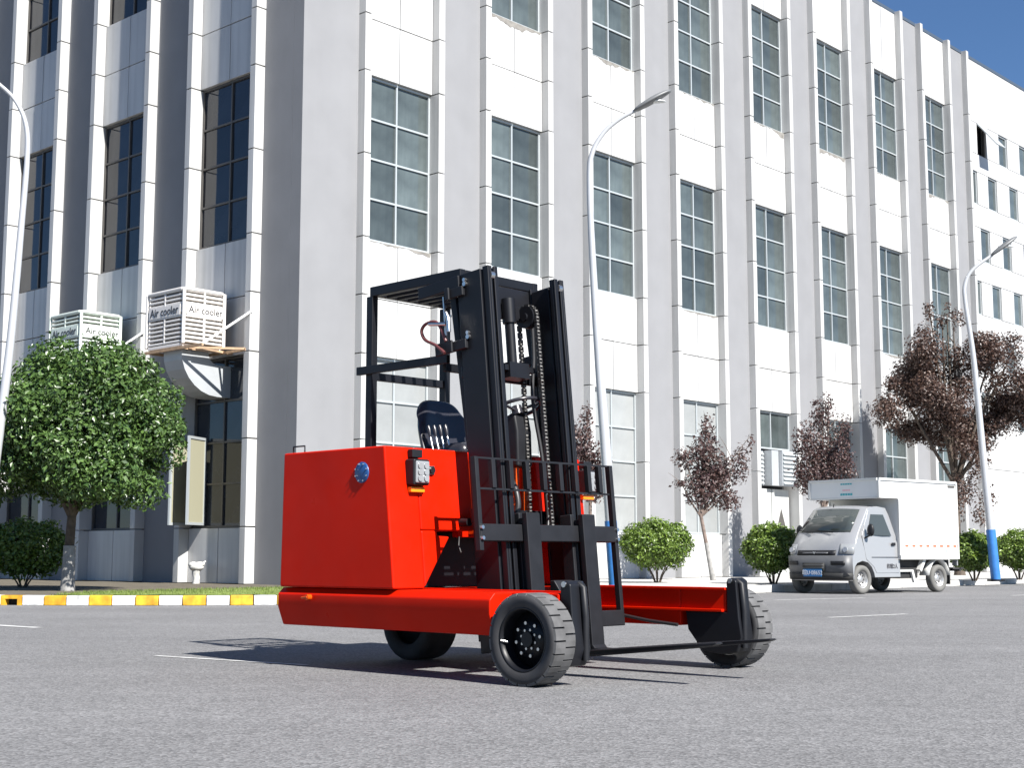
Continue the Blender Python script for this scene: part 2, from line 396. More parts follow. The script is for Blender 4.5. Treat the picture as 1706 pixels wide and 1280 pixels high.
# core
MB().box(.36, 60, .36, 24, 0, Z_TOP - .5).build('wall_core', M_core, bld)
MB().box(-.02, 60, -.02, 24, Z_TOP - .06, Z_TOP + .06).build('roof', M_cap, bld)
fin_cache = {}
def fin(side, a, wd=.2):
    for i in range(len(FIN_Z) - 1):
        z0, z1 = FIN_Z[i] + .013, FIN_Z[i + 1] - .013
        key = (side, i)
        if key not in fin_cache:
            fin_cache[key] = rb(side, 0, wd, -.23 if side == 'R' else -.265, .34, z0, z1 + (.0 if i < 11 else .02)).mesh('fin_panel', M_fin)
        p = (a, random.uniform(-.004, .004), 0) if side == 'R' else (random.uniform(-.004, .004), a, 0)
        link('fin_panel', fin_cache[key], bld, .008, p)
pan_cache = {}
def panel(side, a0, a1, z0, z1, d0=0.0, d1=.22, m=None):
    m = m or M_panel
    key = (side, round(a1 - a0, 3), round(z0, 3), round(z1, 3), m.name)
    if key not in pan_cache:
        pan_cache[key] = rb(side, .011, a1 - a0 - .011, d0, d1, z0 + .011, z1 - .011).mesh('cladding_panel', m)
    j = random.uniform(-.003, .003)
    p = (a0, j, 0) if side == 'R' else (j, a0, 0)
    tilt = R(random.uniform(-.12, .12))
    link('cladding_panel', pan_cache[key], bld, .005, p)
pane_cache = {}
def window(side, a0, a1, z0, z1, cols=2, rows=4, dg=.13, fm=None, gm=None, name='window', skip=(), label=None):
    fm = fm or M_frame; gm = gm or M_glass
    mb = MB(); fw = .05
    d0, d1 = dg - .05, dg + .06
    rb(side, a0, a0 + fw, d0, d1, z0, z1, mb); rb(side, a1 - fw, a1, d0, d1, z0, z1, mb)
    rb(side, a0 + fw, a1 - fw, d0, d1, z0, z0 + fw, mb); rb(side, a0 + fw, a1 - fw, d0, d1, z1 - fw, z1, mb)
    W = (a1 - a0 - 2 * fw); H = (z1 - z0 - 2 * fw); t = .045
    xs = [a0 + fw + W * i / cols for i in range(cols + 1)]; zs = [z0 + fw + H * i / rows for i in range(rows + 1)]
    for x in xs[1:-1]: rb(side, x - t / 2, x + t / 2, d0 + .004, d1 - .004, z0 + fw, z1 - fw, mb)
    for i, z in enumerate(zs[1:-1]):
        for c in range(cols): rb(side, xs[c] + (t / 2 if c else 0), xs[c + 1] - (t / 2 if c < cols - 1 else 0), d0 + .008, d1 - .008, z - t / 2, z + t / 2, mb)
    o = mb.build(name, fm, bld)
    if label: o['label'] = label
    for c in range(cols):
        for r in range(rows):
            if (c, r) in skip: continue
            pw, ph = xs[c + 1] - xs[c], zs[r + 1] - zs[r]
            key = (side, round(pw, 3), round(ph, 3), gm.name)
            if key not in pane_cache:
                pane_cache[key] = rb(side, -pw / 2, pw / 2, -.004, .004, -ph / 2, ph / 2).mesh('pane', gm)
            ca, cz = (xs[c] + xs[c + 1]) / 2, (zs[r] + zs[r + 1]) / 2
            e = R(.22)
            if side == 'R': link('pane', pane_cache[key], o, 0, (ca, dg, cz), (random.gauss(0, e), 0, random.gauss(0, e)))
            else: link('pane', pane_cache[key], o, 0, (dg, ca, cz), (0, random.gauss(0, e), random.gauss(0, e)))
    return o
def bay(side, a0, a1, ground=True, gmat=None):
    mid = (a0 + a1) / 2
    for i, (z0, z1) in enumerate([(.15, SILL[0]), (HEAD[0], 6.62), (6.62, SILL[1]), (HEAD[1], 13.22), (13.22, SILL[2]), (HEAD[2], 19.9 + 1.2)]):
        if i == 0 and not ground: continue
        panel(side, a0, mid, z0, z1); panel(side, mid, a1, z0, z1)
    g = M_glass if side == 'R' else M_glassd
    f = M_frame if side == 'R' else M_dframe
    for k in (1, 2): window(side, a0 + .004, a1 - .004, SILL[k], HEAD[k], fm=f, gm=g)
    if ground:
        window(side, a0 + .004, a1 - .004, SILL[0], HEAD[0], fm=f, gm=gmat or g)
# right facade
for k in range(8):
    a = 1.62 + 4.04 * k
    fin('R', a); fin('R', a + 2.38)
    s0 = 0 if k == 0 else a - 1.46
    rb('R', s0 + (.0 if k else 0), a, 0, .34, .1, Z_TOP - .07).build('wall_strip', M_strip, bld)
    bay('R', a + .2, a + 2.38, ground=(k != 4), gmat=M_frost if k < 4 else M_glass)
rb('R', 1.62 + 4.04 * 8 - 1.46, 1.62 + 4.04 * 8, 0, .34, .1, Z_TOP - .07).build('wall_strip', M_strip, bld)
fin('R', 1.62 + 4.04 * 8)
M_mortar = mat('ragged_mortar', (.20, .19, .175), .9, noise=(6, .3, 8))
rm = random.Random(21)
for k in range(8):
    for lev in (1, 2):
        if lev == 1 and k not in (0, 3, 6): continue
        a0 = 1.62 + 4.04 * k + .22; a1 = a0 + 2.14; zz = SILL[lev]
        top = []; bot = []; x = a0; dep = .05
        while x < a1:
            dep = min(.20, max(.012, dep + rm.uniform(-.05, .05))); bot.append((x, -.0045, zz - .012 - dep * (1 if lev == 2 else .5))); x += rm.uniform(.05, .11)
        top = [(a1, -.0045, zz - .012), (a0, -.0045, zz - .012)]
        MB().prism(bot + top, (0, .004, 0)).build('mortar_edge', M_mortar, bld, fix=True)
# left facade
for k in range(4):
    a = 1.37 + 4.3 * k
    fin('L', a); fin('L', a + 2.48)
    s0 = .345 if k == 0 else a - 1.62
    rb('L', s0, a, 0, .34, .1, Z_TOP - .07).build('wall_strip', M_strip, bld)
    bay('L', a + .2, a + 2.48)
rb('L', 1.37 + 4.3 * 4 - 1.62, 24, 0, .34, .1, Z_TOP - .07).build('wall_strip', M_strip, bld)
# end section with small staggered windows
e0 = 1.62 + 4.04 * 8 + .2; e1 = 60
rows = [(17.10, 18.42), (14.97, 16.34), (12.64, 14.01), (10.40, 11.78), (8.15, 9.5), (5.9, 7.25)]
panel('R', e0, e1, 18.42, 21.1)
prev = 18.42
for r, (z0, z1) in enumerate(rows):
    if r: panel('R', e0, e1, z1, prev)
    start = 35.2 - 2.15 if r % 2 == 0 else 36.1 - 2.15
    x = e0; k = 0
    while True:
        xs = start + 2.13 * k + (0 if r % 2 == 0 else 0); k += 1
        if xs + .86 < e0 + .1: continue
        if xs > 50: break
        if xs < e0: xs = e0 + .05
        if xs - x > .05: panel('R', x, xs, z0, z1)
        if r == 0 and 35 < xs < 35.5:
            window('R', xs, xs + .86, z0, z1, 1, 1, .12, M_dframe, M_core, name='window', skip=((0, 0),))
            sash = MB(); sash.box(-.43, .43, -.02, .02, -1.3, 0).build('open_sash', M_frame, bld, 0, (xs + .43, -.02, z1 - .03), (R(-38), 0, 0))
        else: window('R', xs + .004, xs + .856, z0, z1, 1, 1, .10, M_frame, M_glass)
        x = xs + .86
    panel('R', x, e1, z0, z1); prev = z0
panel('R', e0, e1, 4.2, 5.9); panel('R', e0, 40, .15, 4.2); panel('R', 40, 50, .15, 4.2); panel('R', 50, e1, .15, 4.2)
# doorway bay (fifth bay on the right facade): two panes, louvred vents, grey double door with warning triangle
a = 1.62 + 4.04 * 4 + .2; b = a + 2.18
window('R', a + .004, b - .004, 4.10, 5.28, 2, 1, .13, M_frame, M_glass)
for c, (x0, x1, dd) in enumerate([(a + .02, a + .74, .10), (a + 1.2, b - .12, -.30)]):
    lv = MB().box(x0, x1, dd + .06, .2, 2.95, 4.05).build('louvre_vent', M_galv, bld)
    for q in range(8):
        z = 3.0 + q * .13
        MB().prism([(x0 + .03, dd + .06, z + .1), (x0 + .03, dd - .0, z), (x0 + .03, dd + .06, z + .02)], (x1 - x0 - .06, 0, 0)).build('slat', M_frame, lv)
MB().box(a + .78, a + 1.18, -.12, .2, 2.95, 4.05).build('vent_box', M_galv, bld)
for c in range(2):
    x0 = a + .06 + c * 1.04; d = MB().box(x0, x0 + 1.0, .10, .16, .15, 2.85).build('door', mat('door_grey', (.40, .41, .40), .5, noise=(2, .06)), bld, .006)
    MB().box(x0 + (.88 if c == 0 else .06), x0 + (.94 if c == 0 else .12), .05, .10, 1.1, 1.3).build('handle', M_frame, d)
    if c == 1: MB().prism([(x0 + .3, .094, 1.72), (x0 + .75, .094, 1.72), (x0 + .525, .094, 2.25)], (0, .006, 0)).build('warning_triangle', M_dframe, d)
# open casement sashes on the ground floor of the left facade
for (y, ang, wdt) in [(3.35, 62, .85), (3.82, 75, .8)]:
    f = MB(); Ht = 2.0
    f.box(0, .06, -.025, .025, 0, Ht); f.box(wdt - .06, wdt, -.025, .025, 0, Ht); f.box(.06, wdt - .06, -.025, .025, 0, .06); f.box(.06, wdt - .06, -.025, .025, Ht - .06, Ht)
    o = f.build('open_sash', M_frame, bld, 0, (.06, y, 1.46), (0, 0, R(180 + 90 - ang)))
    MB().box(.06, wdt - .06, -.006, .006, .06, Ht - .06).build('pane', mat('beige_film_glass', (.30, .29, .21), .2), o)

# ------------------------------------------------------------------ air coolers on the left facade
def cooler(y0, z0, m, label):
    D, W, H = 1.12, 1.45, 1.26
    o = empty('air_cooler', bw(-.25, y0, z0), AB); tag(o, label, 'air cooler', 'evaporative air coolers hung on the left facade')
    # local: x from -D..0 (outwards is -x), y 0..W
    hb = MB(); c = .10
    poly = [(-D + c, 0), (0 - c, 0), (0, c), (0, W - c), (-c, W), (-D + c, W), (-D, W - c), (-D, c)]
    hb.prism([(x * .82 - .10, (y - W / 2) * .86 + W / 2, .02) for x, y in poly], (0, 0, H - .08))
    hb.build('louvre_core', mat('cooler_gap_shade', (.05, .05, .045), .9), o)  # darkened core puts the shade between the slats into its colour
    nr = 12; st = (H - .12) / nr
    for i in range(nr + 1):
        z = .04 + i * st
        t = .050 if i not in (7, 8) else .10
        MB().prism([(x, y, z) for x, y in poly], (0, 0, t if i < nr else .06)).build('slat', m, o, .01)
    for (x, y) in [(-D + .02, .02), (-.02, .02), (-D + .02, W - .02)]:
        MB().box(x - .035, x + .035, y - .035, y + .035, .0, H - .02).build('corner_post', m, o, .02)
    MB().box(-D / 2 - .02, -D / 2 + .02, -.004, .03, .05, H - .06).build('rib', m, o); MB().box(-D - .004, -D + .03, W / 2 - .02, W / 2 + .02, .05, H - .06).build('rib', m, o)
    MB().prism([(x * 1.03 + .015, (y - W / 2) * 1.03 + W / 2, H - .06) for x, y in poly], (0, 0, .07)).build('lid', m, o, .02)
    MB().box(-D * .9, -D * .6, .3, .75, H + .01, H + .05).build('lid_boss', m, o, .015)
    MB().box(-D * 1.0, -.0, .1, W - .1, -.05, .02).build('tray', m, o, .01)
    bz = .04 + 7 * st + .07
    MB().box(-D * .93, -.06, -.012, .02, bz - .12, bz + .12).build('name_band', m, o)
    MB().box(-D - .012, -D + .02, .12, W - .12, bz - .12, bz + .12).build('name_band', m, o)
    text_mesh('lettering', 'Air cooler', .215, M_txt, o, (-D / 2 + .02, -.016, bz), (R(90), 0, 0))
    text_mesh('lettering', 'Air cooler', .26, M_txt, o, (-D - .016, W / 2, bz), (R(90), 0, R(-90)))
    # steel platform, tie bar, and sheet-metal elbow duct into the window below
    br = MB(); br.bar((-D, .05, -.09), (.25, .05, -.09), .06, .06); br.bar((-D, W - .05, -.09), (.25, W - .05, -.09), .06, .06); br.bar((-D, -.75, -.1), (-D, W, -.1), .05, .06)
    br.bar((.0, -.8, -.1), (.0, W, -.1), .05, .06); br.bar((-.95, .0, -.08), (.0, -.75, -.08), .05, .05)
    br.build('bracket', M_rust, o)
    MB().bar((-.75, -.04, -.05), (.02, -.95, .75), .05, .05).build('tie_bar', M_white, o)
    el = MB(); sec = []
    for i in range(8):
        t = i / 7 * R(90); rr = .62
        cx = -D / 2 - .05 + rr * (1 - math.cos(t)); cz = -.1 - rr * math.sin(t)
        nx, nz = math.cos(t), math.sin(t); hw = .36
        sec.append([(cx - nx * hw, .25, cz - nz * hw), (cx + nx * hw, .25, cz + nz * hw), (cx + nx * hw, .95, cz + nz * hw), (cx - nx * hw, .95, cz - nz * hw)])
    sec.append([(p[0] + .38, p[1], p[2]) for p in sec[-1]])
    vs = [p for s_ in sec for p in s_]; fs = [(i * 4 + k, i * 4 + (k + 1) % 4, i * 4 + 4 + (k + 1) % 4, i * 4 + 4 + k) for i in range(len(sec) - 1) for k in range(4)] + [(0, 3, 2, 1), tuple(len(vs) - 4 + k for k in range(4))]
    el.add(vs, fs).build('duct', M_galv, o, 0, fix=True)
    return o
cooler(2.3, 5.42, M_cream, 'cream slatted air cooler with dark lettering, fully visible on the left facade')
cooler(6.55, 5.40, M_creamg, 'greenish white air cooler, its lower half hidden behind the round tree crown')
# wrapped pipe outlet at the wall base
wp = MB(); c = bw(-.32, 3.05, .15)
wp.tube([c + Vector((0, 0, -.02)), c + Vector((.01, 0, .12)), c + Vector((-.01, 0, .22)), c + Vector((0, 0, .30))], [.085, .075, .085, .10], 12)
wp.ball(c + Vector((0, 0, .37)), (.17, .15, .10)); wp.ball(c + Vector((-.07, -.03, .42)), (.11, .10, .07)); wp.ball(c + Vector((.07, .0, .43)), (.12, .11, .06))
wp.tube([c + Vector((.12, .03, .44)), c + Vector((.20, .05, .50))], .022, 8)
tag(wp.build('wrapped_pipe', mat('dirty_white_wrap', (.50, .50, .48), .8, noise=(9, .3, 8), bump=(14, .8))), 'lumpy white wrapped pipe outlet at the wall base below open window', 'pipe')

# ------------------------------------------------------------------ forklift
FA = R(46.0)
FO = Vector((.1126, 8.4226, 0))
fk = empty('reach_forklift', FO, FA - R(90))
tag(fk, 'bright red straddle forklift with black mast, overhead guard and forks, parked on the asphalt', 'forklift')
W_ = 2.24
def mir(y, far): return W_ - y if far else y
def mim(y, far): return 2.09 - y if far else y
TILT = R(-5.5); PIV = Vector((-1.02, 0, .30))
def mast_part(mb, name, m, bevel=.006, parent=None):
    mb.v = [(x - PIV.x, y - PIV.y, z - PIV.z) for x, y, z in mb.v]
    if parent is not None: return mb.build(name, m, parent, bevel)
    return mb.build(name, m, fk, bevel, PIV, (0, TILT, 0))
def hx(mb, p):  # p: dict corner (s0,s1 at bottom/top), l0,l1,z0,z1 -> hexa with slanted front/back
    b0, b1, t0, t1, l0, l1, z0, z1 = p
    return mb.hexa([(b0, l0, z0), (b1, l0, z0), (b1, l1, z0), (b0, l1, z0)], [(t0, l0, z1), (t1, l0, z1), (t1, l1, z1), (t0, l1, z1)])
def fs(z): return -1.23 - (z - .55) / .95 * .108      # front face position at height z
for far in (0, 1):
    # outer battery/engine housing with slanted front
    mb = MB()
    l0, l1 = (0.0, .28) if not far else (W_ - .50, W_ - .27)
    hx(mb, (-2.455, fs(.55), -2.435, fs(1.5), l0, l1, .552, 1.5))
    l0, l1 = (.28, .78) if not far else (W_ - .78, W_ - .50)
    hx(mb, (-2.445, fs(.94), -2.435, fs(1.5), l0, l1, .94, 1.5))
    poly = [(.28, .555), (.545, .90), (.43, .905), (.43, .94), (.28, .94)] if not far else [(.495, .555), (.70, .90), (.60, .905), (.60, .94), (.495, .94)]
    mb.prism([(fs(z), mir(l, far), z) for l, z in poly], (-.05, 0, 0))
    b = mb.build('body_side', M_red, fk, .014, fix=True)
    # headlight with housing, amber marker below, mounting bracket, fuel switch
    lc = mir(.246, far); zc = 1.328; sx = fs(zc)
    hl = MB().box(sx - .01, sx + .085, lc - .072, lc + .072, zc - .088, zc + .088).build('headlight', M_blkm, fk, .012)
    MB().box(sx + .08, sx + .098, lc - .060, lc + .060, zc - .074, zc + .074).build('lens_frame', M_lens, hl, .012)
    for i in (-1, 1):
        for j in (-1, 0, 1): MB().cyl((sx + .09, lc + i * .028, zc + j * .042), (sx + .106, lc + i * .028, zc + j * .042), .021, 12).build('lens', M_lens, hl)
    MB().box(sx - .01, sx + .05, lc - .062, lc + .062, zc - .135, zc - .098).build('marker_lamp', M_amber, fk, .006)
    MB().box(sx - .01, sx + .04, lc - .045, lc + .045, zc + .10, zc + .155).build('lamp_bracket', M_blkm, fk, .004)
    sw = mir(.402, far); MB().cyl((fs(1.35) - .01, sw, 1.35), (fs(1.35) + .03, sw, 1.35), .022, 12).build('key_switch', M_blkm, fk, .002)
    MB().box(fs(1.35), fs(1.35) + .012, sw - .03, sw + .03, 1.32, 1.38).build('switch_plate', M_steel, fk, .002)
    # straddle leg: outer shell up to the wheel, inner beam to the front
    mb = MB()
    prof = [(.045, .548), (.0, .505), (.0, .415), (.05, .285), (.34, .285), (.34, .548)]
    mb.prism([(-2.475, mir(l, far), z) for l, z in prof], (2.475 - .345, 0, 0))
    mb.box(-.345, .045, *(sorted((mir(.19, far), mir(.34, far)))), .392, .546)
    lg = mb.build('straddle_leg', M_red, fk, .010, fix=True)
    MB().box(-.346, -.331, *sorted((mir(.06, far), mir(.17, far))), .30, .42).build('end_plate', M_orange, lg, .003)
    MB().box(-2.47, .03, *sorted((mir(.34, far), mir(.372, far))), .388, .408).build('lower_flange', M_red, lg, .004)
    MB().box(-2.47, .05, *sorted((mir(.335, far), mir(.362, far))), .536, .556).build('upper_flange', M_red, lg, .004)
    # black wheel bracket at the leg end
    mb = MB()
    la, lb = sorted((mir(.20, far), mir(.345, far)))
    br = [(-.30, .39), (.05, .39), (.05, .60), (.09, .625), (.13, .60), (.15, .35), (.17, .22), (.13, .12), (.0, .10), (-.16, .12), (-.28, .26)]
    mb.prism([(s, la, z) for s, z in br], (0, lb - la, 0))
    wb = mb.build('wheel_bracket', M_blk, fk, .010, fix=True)
    MB().tube([(.11, mir(.30, far), .60), (.145, mir(.30, far), .58), (.165, mir(.30, far), .4), (.165, mir(.30, far), .15)], .022, 8).build('brake_pipe', M_blkm, wb)
    MB().cyl((.085, la - .01, .60), (.085, lb + .01, .60), .018, 10).build('pin', M_steel, wb)
    # front wheel
    wc = Vector((-.08, mir(.09, far), .275)); out = 1 if far else -1
    hub = MB()
    hub.lathe([(.0, -out * 0 + .055 * out * -1 * -1 * 0 + out * .02), (.11, out * .02), (.115, out * .0), (.165, -out * .01), (.17, -out * .03)], wc, 'y', 32)
    wh = hub.build('wheel', M_blk, fk)
    rim = MB(); rim.lathe([(.168, -out * .03), (.172, out * .05), (.180, out * .082), (.190, out * .086), (.195, out * .07)], wc, 'y', 48); rim.build('rim', M_blk, wh)
    ty = MB(); hw = .092
    ty.lathe([(.186, -hw * .8), (.186, hw * .8), (.195, hw * .95), (.235, hw), (.258, hw * .98), (.262, hw * .9), (.262, -hw * .9), (.258, -hw * .98), (.235, -hw), (.195, -hw * .95)], wc, 'y', 64, closed=True)
    nb = 22; ty.build('tyre', M_rub, wh); ty = MB()
    for row in (-1, 1):
        for k in range(nb):
            u0 = 2 * math.pi * (k + (.5 if row > 0 else 0)) / nb + .02; u1 = u0 + 2 * math.pi / nb * .86
            y0, y1 = sorted((row * .000, row * hw * .985)); vs = []
            for u in (u0, (u0 + u1) / 2, u1):
                for rr_, yy in ((.25, y0), (.275, y0 + (0 if row > 0 else .006)), (.275, y1 - (.006 if row > 0 else 0)), (.25, y1)): vs.append(wc + Vector((rr_ * math.cos(u), yy, rr_ * math.sin(u))))
            f = []
            for i in (0, 1):
                for j in range(4): f.append((i * 4 + j, i * 4 + (j + 1) % 4, i * 4 + 4 + (j + 1) % 4, i * 4 + 4 + j))
            f += [(0, 3, 2, 1), (8, 9, 10, 11)]
            ty.add(vs, f)
    ty.build('tread', M_tread, wh, fix=True)['kind'] = 'stuff'
    for k in range(8):
        u = 2 * math.pi * k / 8 + .2; p = wc + Vector((.098 * math.cos(u), 0, .098 * math.sin(u)))
        MB().cyl(p + Vector((0, out * .01, 0)), p + Vector((0, out * .034, 0)), .0105, 8).build('wheel_nut', M_steel, wh)
        u += .3; p = wc + Vector((.058 * math.cos(u), 0, .058 * math.sin(u)))
        MB().cyl(p + Vector((0, out * .015, 0)), p + Vector((0, out * .032, 0)), .008, 8).build('hub_bolt', M_steel, wh)
    MB().cyl(wc + Vector((0, out * .01, 0)), wc + Vector((0, out * .045, 0)), .045, 20).build('hub_cap', M_blk, wh, .004)
    MB().tube([wc + Vector((-.15, out * .05, -.02)), wc + Vector((-.175, out * .085, -.01))], .008, 8).build('valve', M_steel, wh)
# chassis plinth, rear body, deck
mb = MB()
mb.box(-2.472, -1.2, .341, W_ - .341, .30, .546)
mb.build('chassis', M_red, fk, .008)
mb = MB(); mb.box(-2.44, -2.28, .781, W_ - .781, .552, 1.495); mb.build('rear_panel', M_red, fk, .012)
MB().box(-2.28, -1.50, .781, W_ - .781, 1.16, 1.22).build('operator_deck', M_blkm, fk)
MB().box(-1.72, -1.66, .285, W_ - .285, .552, .938).build('cavity_shade_sheet', M_blk, fk)  # black sheet stands in for the shade inside the body cavity
cw = MB().box(-1.50, -1.44, .781, W_ - .781, .90, 1.505).build('cowl', M_red, fk, .006)
for l, w_ in ((.88, .10), (1.03, .06), (1.215, .125), (1.375, .055)): MB().box(-1.44, -1.375, l, l + w_, .92, 1.50).build('rib', M_orange, cw, .004)
# blue round cover on the side, marks and lifting handle, tow pin
bc = MB(); bc.lathe([(0, -.010), (.066, -.010), (.072, -.006), (.072, .002)], (-1.56, 0, 1.328), 'y', 16); cvr = bc.build('round_cover', M_blue, fk)
for k in range(8):
    u = 2 * math.pi * k / 8 + .39; MB().cyl((-1.56 + .060 * math.cos(u), -.016, 1.328 + .060 * math.sin(u)), (-1.56 + .060 * math.cos(u), -.008, 1.328 + .060 * math.sin(u)), .006, 6).build('screw', M_steel, cvr)
MB().tube([(-2.36, .03, 1.50), (-2.36, .03, 1.545), (-2.23, .03, 1.545), (-2.23, .03, 1.50)], .006, 6).build('lifting_handle', M_blkm, fk)
MB().tube([(-2.10, .01, .485), (-2.10, -.035, .485)], .020, 10).tube([(-2.17, -.02, .48), (-2.09, -.032, .487)], .009, 8).build('tow_pin', M_orange, fk)
# rear steer wheel
wc = Vector((-2.18, 1.1, .285)); hub = MB(); hub.lathe([(0, -.06), (.16, -.06), (.17, -.10)], wc, 'y', 24); wh = hub.build('wheel', M_blk, fk)
ty = MB(); ty.lathe([(.17, -.13), (.25, -.135), (.283, -.12), (.285, 0), (.283, .12), (.25, .135), (.17, .13)], wc, 'y', 48, closed=True); ty.build('tyre', M_rub, wh)
MB().box(-2.40, -1.95, .85, 1.35, .26, .32).build('steer_plate', M_blk, fk)
# seat
st = MB(); 
def rbox(mb, c, size, tiltz=0, n=3):
    pass
sm = MB().box(-2.02, -1.58, .96, 1.48, 1.47, 1.595); seat = sm.build('seat', M_vinyl, fk, .05)
bk = MB(); pr = []
import itertools
rows_ = 9; cols_ = 13; vs = []
for sgn in (0, 1):
    for r in range(rows_):
        f = r / (rows_ - 1); z = 1.52 + .44 * f
        hw = .285 * (1 - .30 * max(0, f - .55) ** 1.3 * 2.2)
        for c in range(cols_):
            g = -1 + 2 * c / (cols_ - 1); y = 1.22 + hw * g
            wrap = .085 * abs(g) ** 2.5; th = .06 * (1 - abs(g) ** 6) * (1 - .5 * f ** 6) + .01
            x = -2.06 - .10 * f + wrap * (1.0 if f < .8 else .5)
            zz = z - .10 * (abs(g) ** 4) * f
            vs.append((x + (th if sgn else -th * .8), y, zz))
fs_ = []
nn = rows_ * cols_
for r in range(rows_ - 1):
    for c in range(cols_ - 1):
        i = r * cols_ + c
        fs_.append((i, i + cols_, i + cols_ + 1, i + 1)); fs_.append((nn + i, nn + i + 1, nn + i + cols_ + 1, nn + i + cols_))
for r in range(rows_ - 1):
    for c in (0, cols_ - 1):
        i = r * cols_ + c; fs_.append((i, nn + i, nn + i + cols_, i + cols_))
for c in range(cols_ - 1):
    for r in (0, rows_ - 1):
        i = r * cols_ + c; fs_.append((i, i + 1, nn + i + 1, nn + i))
bk.add(vs, fs_, True); bo = bk.build('backrest', M_vinyl, fk, fix=True)
ss = bo.modifiers.new('sub', 'SUBSURF'); ss.levels = 1; ss.render_levels = 2
for k in range(4):
    lx = -1.97 + .05 * k; ly = .95 + .01 * k
    lv = MB().tube([(lx + .10, ly, 1.50), (lx + .05, ly, 1.66)], .007, 8).build('control_lever', M_steel, fk)
    MB().tube([(lx + .055, ly, 1.645), (lx + .04, ly, 1.70), (lx + .03, ly, 1.73)], [.010, .016, .012], 8).build('grip', M_vinyl, lv)
    MB().tube([(lx + .10, ly, 1.49), (lx + .088, ly, 1.545)], [.03, .012], 10).build('boot', M_vinyl, lv)
# steering column and wheel
cb = MB(); cb.prism([(-1.30, 1.12, 1.40), (-1.18, 1.12, 1.40), (-1.19, 1.12, 1.66), (-1.22, 1.12, 1.79), (-1.36, 1.12, 1.74)], (0, .16, 0)); cb.build('steering_column', M_blkm, fk, .02, fix=True)
tw = MB(); c0 = Vector((-1.27, 1.20, 1.83)); nrm = Vector((-.35, 0, .94)).normalized(); ax = nrm.orthogonal().normalized(); ay = nrm.cross(ax)
tw.tube([c0 + (ax * math.cos(2 * math.pi * k / 32) + ay * math.sin(2 * math.pi * k / 32)) * .185 for k in range(33)], .014, 8, False)
for k in range(3):
    u = 2 * math.pi * k / 3; tw.tube([c0 - nrm * .02, c0 + (ax * math.cos(u) + ay * math.sin(u)) * .17], .011, 6)
tw.cyl(c0 - nrm * .05, c0 + nrm * .015, .04, 14); tw.build('steering_wheel', M_vinyl, fk)
# overhead guard
GL, GR, GB, GF, GZ = .74, 1.50, -2.35, -1.36, 2.80
og = MB(); og.bar((GB, GL, GZ - .035), (GF, GL, GZ - .03), .055, .075).build('guard_rail', M_blk, fk, .006)
MB().bar((GB, GR, GZ - .035), (GF, GR, GZ - .03), .055, .075).build('guard_rail', M_blk, fk, .006)
MB().bar((GB + .03, GL + .028, GZ - .04), (GB + .03, GR - .028, GZ - .04), .055, .06).build('guard_rail', M_blk, fk, .006)
MB().bar((GF - .03, GL + .028, GZ - .03), (GF - .03, GR - .028, GZ - .03), .06, .07).build('guard_rail', M_blk, fk, .006)
for k in range(6):
    l = GL + (GR - GL) * (k + 1) / 7; MB().bar((GB + .058, l, GZ - .05), (GF - .06, l, GZ - .045), .03, .05).build('roof_bar', M_blk, fk, .003)
for l in (GL, GR):
    MB().bar((GB, l, 1.49), (GB, l, GZ - .07), .058, .07, (1, 0, 0)).build('guard_post', M_blk, fk, .006)
    MB().bar((-1.25, l, 1.49), (-1.455, l, GZ - .07), .055, .06, (1, 0, 0)).build('guard_post', M_blk, fk, .006)
MB().bar((GB - .10, GL - .05, 2.16), (-1.45, GL - .05, 2.16), .035, .062).build('grab_rail', M_blk, fk, .004)
MB().bar((GB - .0, GL + .03, 2.12), (GB - .0, GR - .03, 2.12), .035, .06).build('grab_rail', M_blk, fk, .004)
MB().bar((-1.58, GL + .03, 2.12), (-1.58, GR - .03, 2.12), .035, .06).build('grab_rail', M_blk, fk, .004)
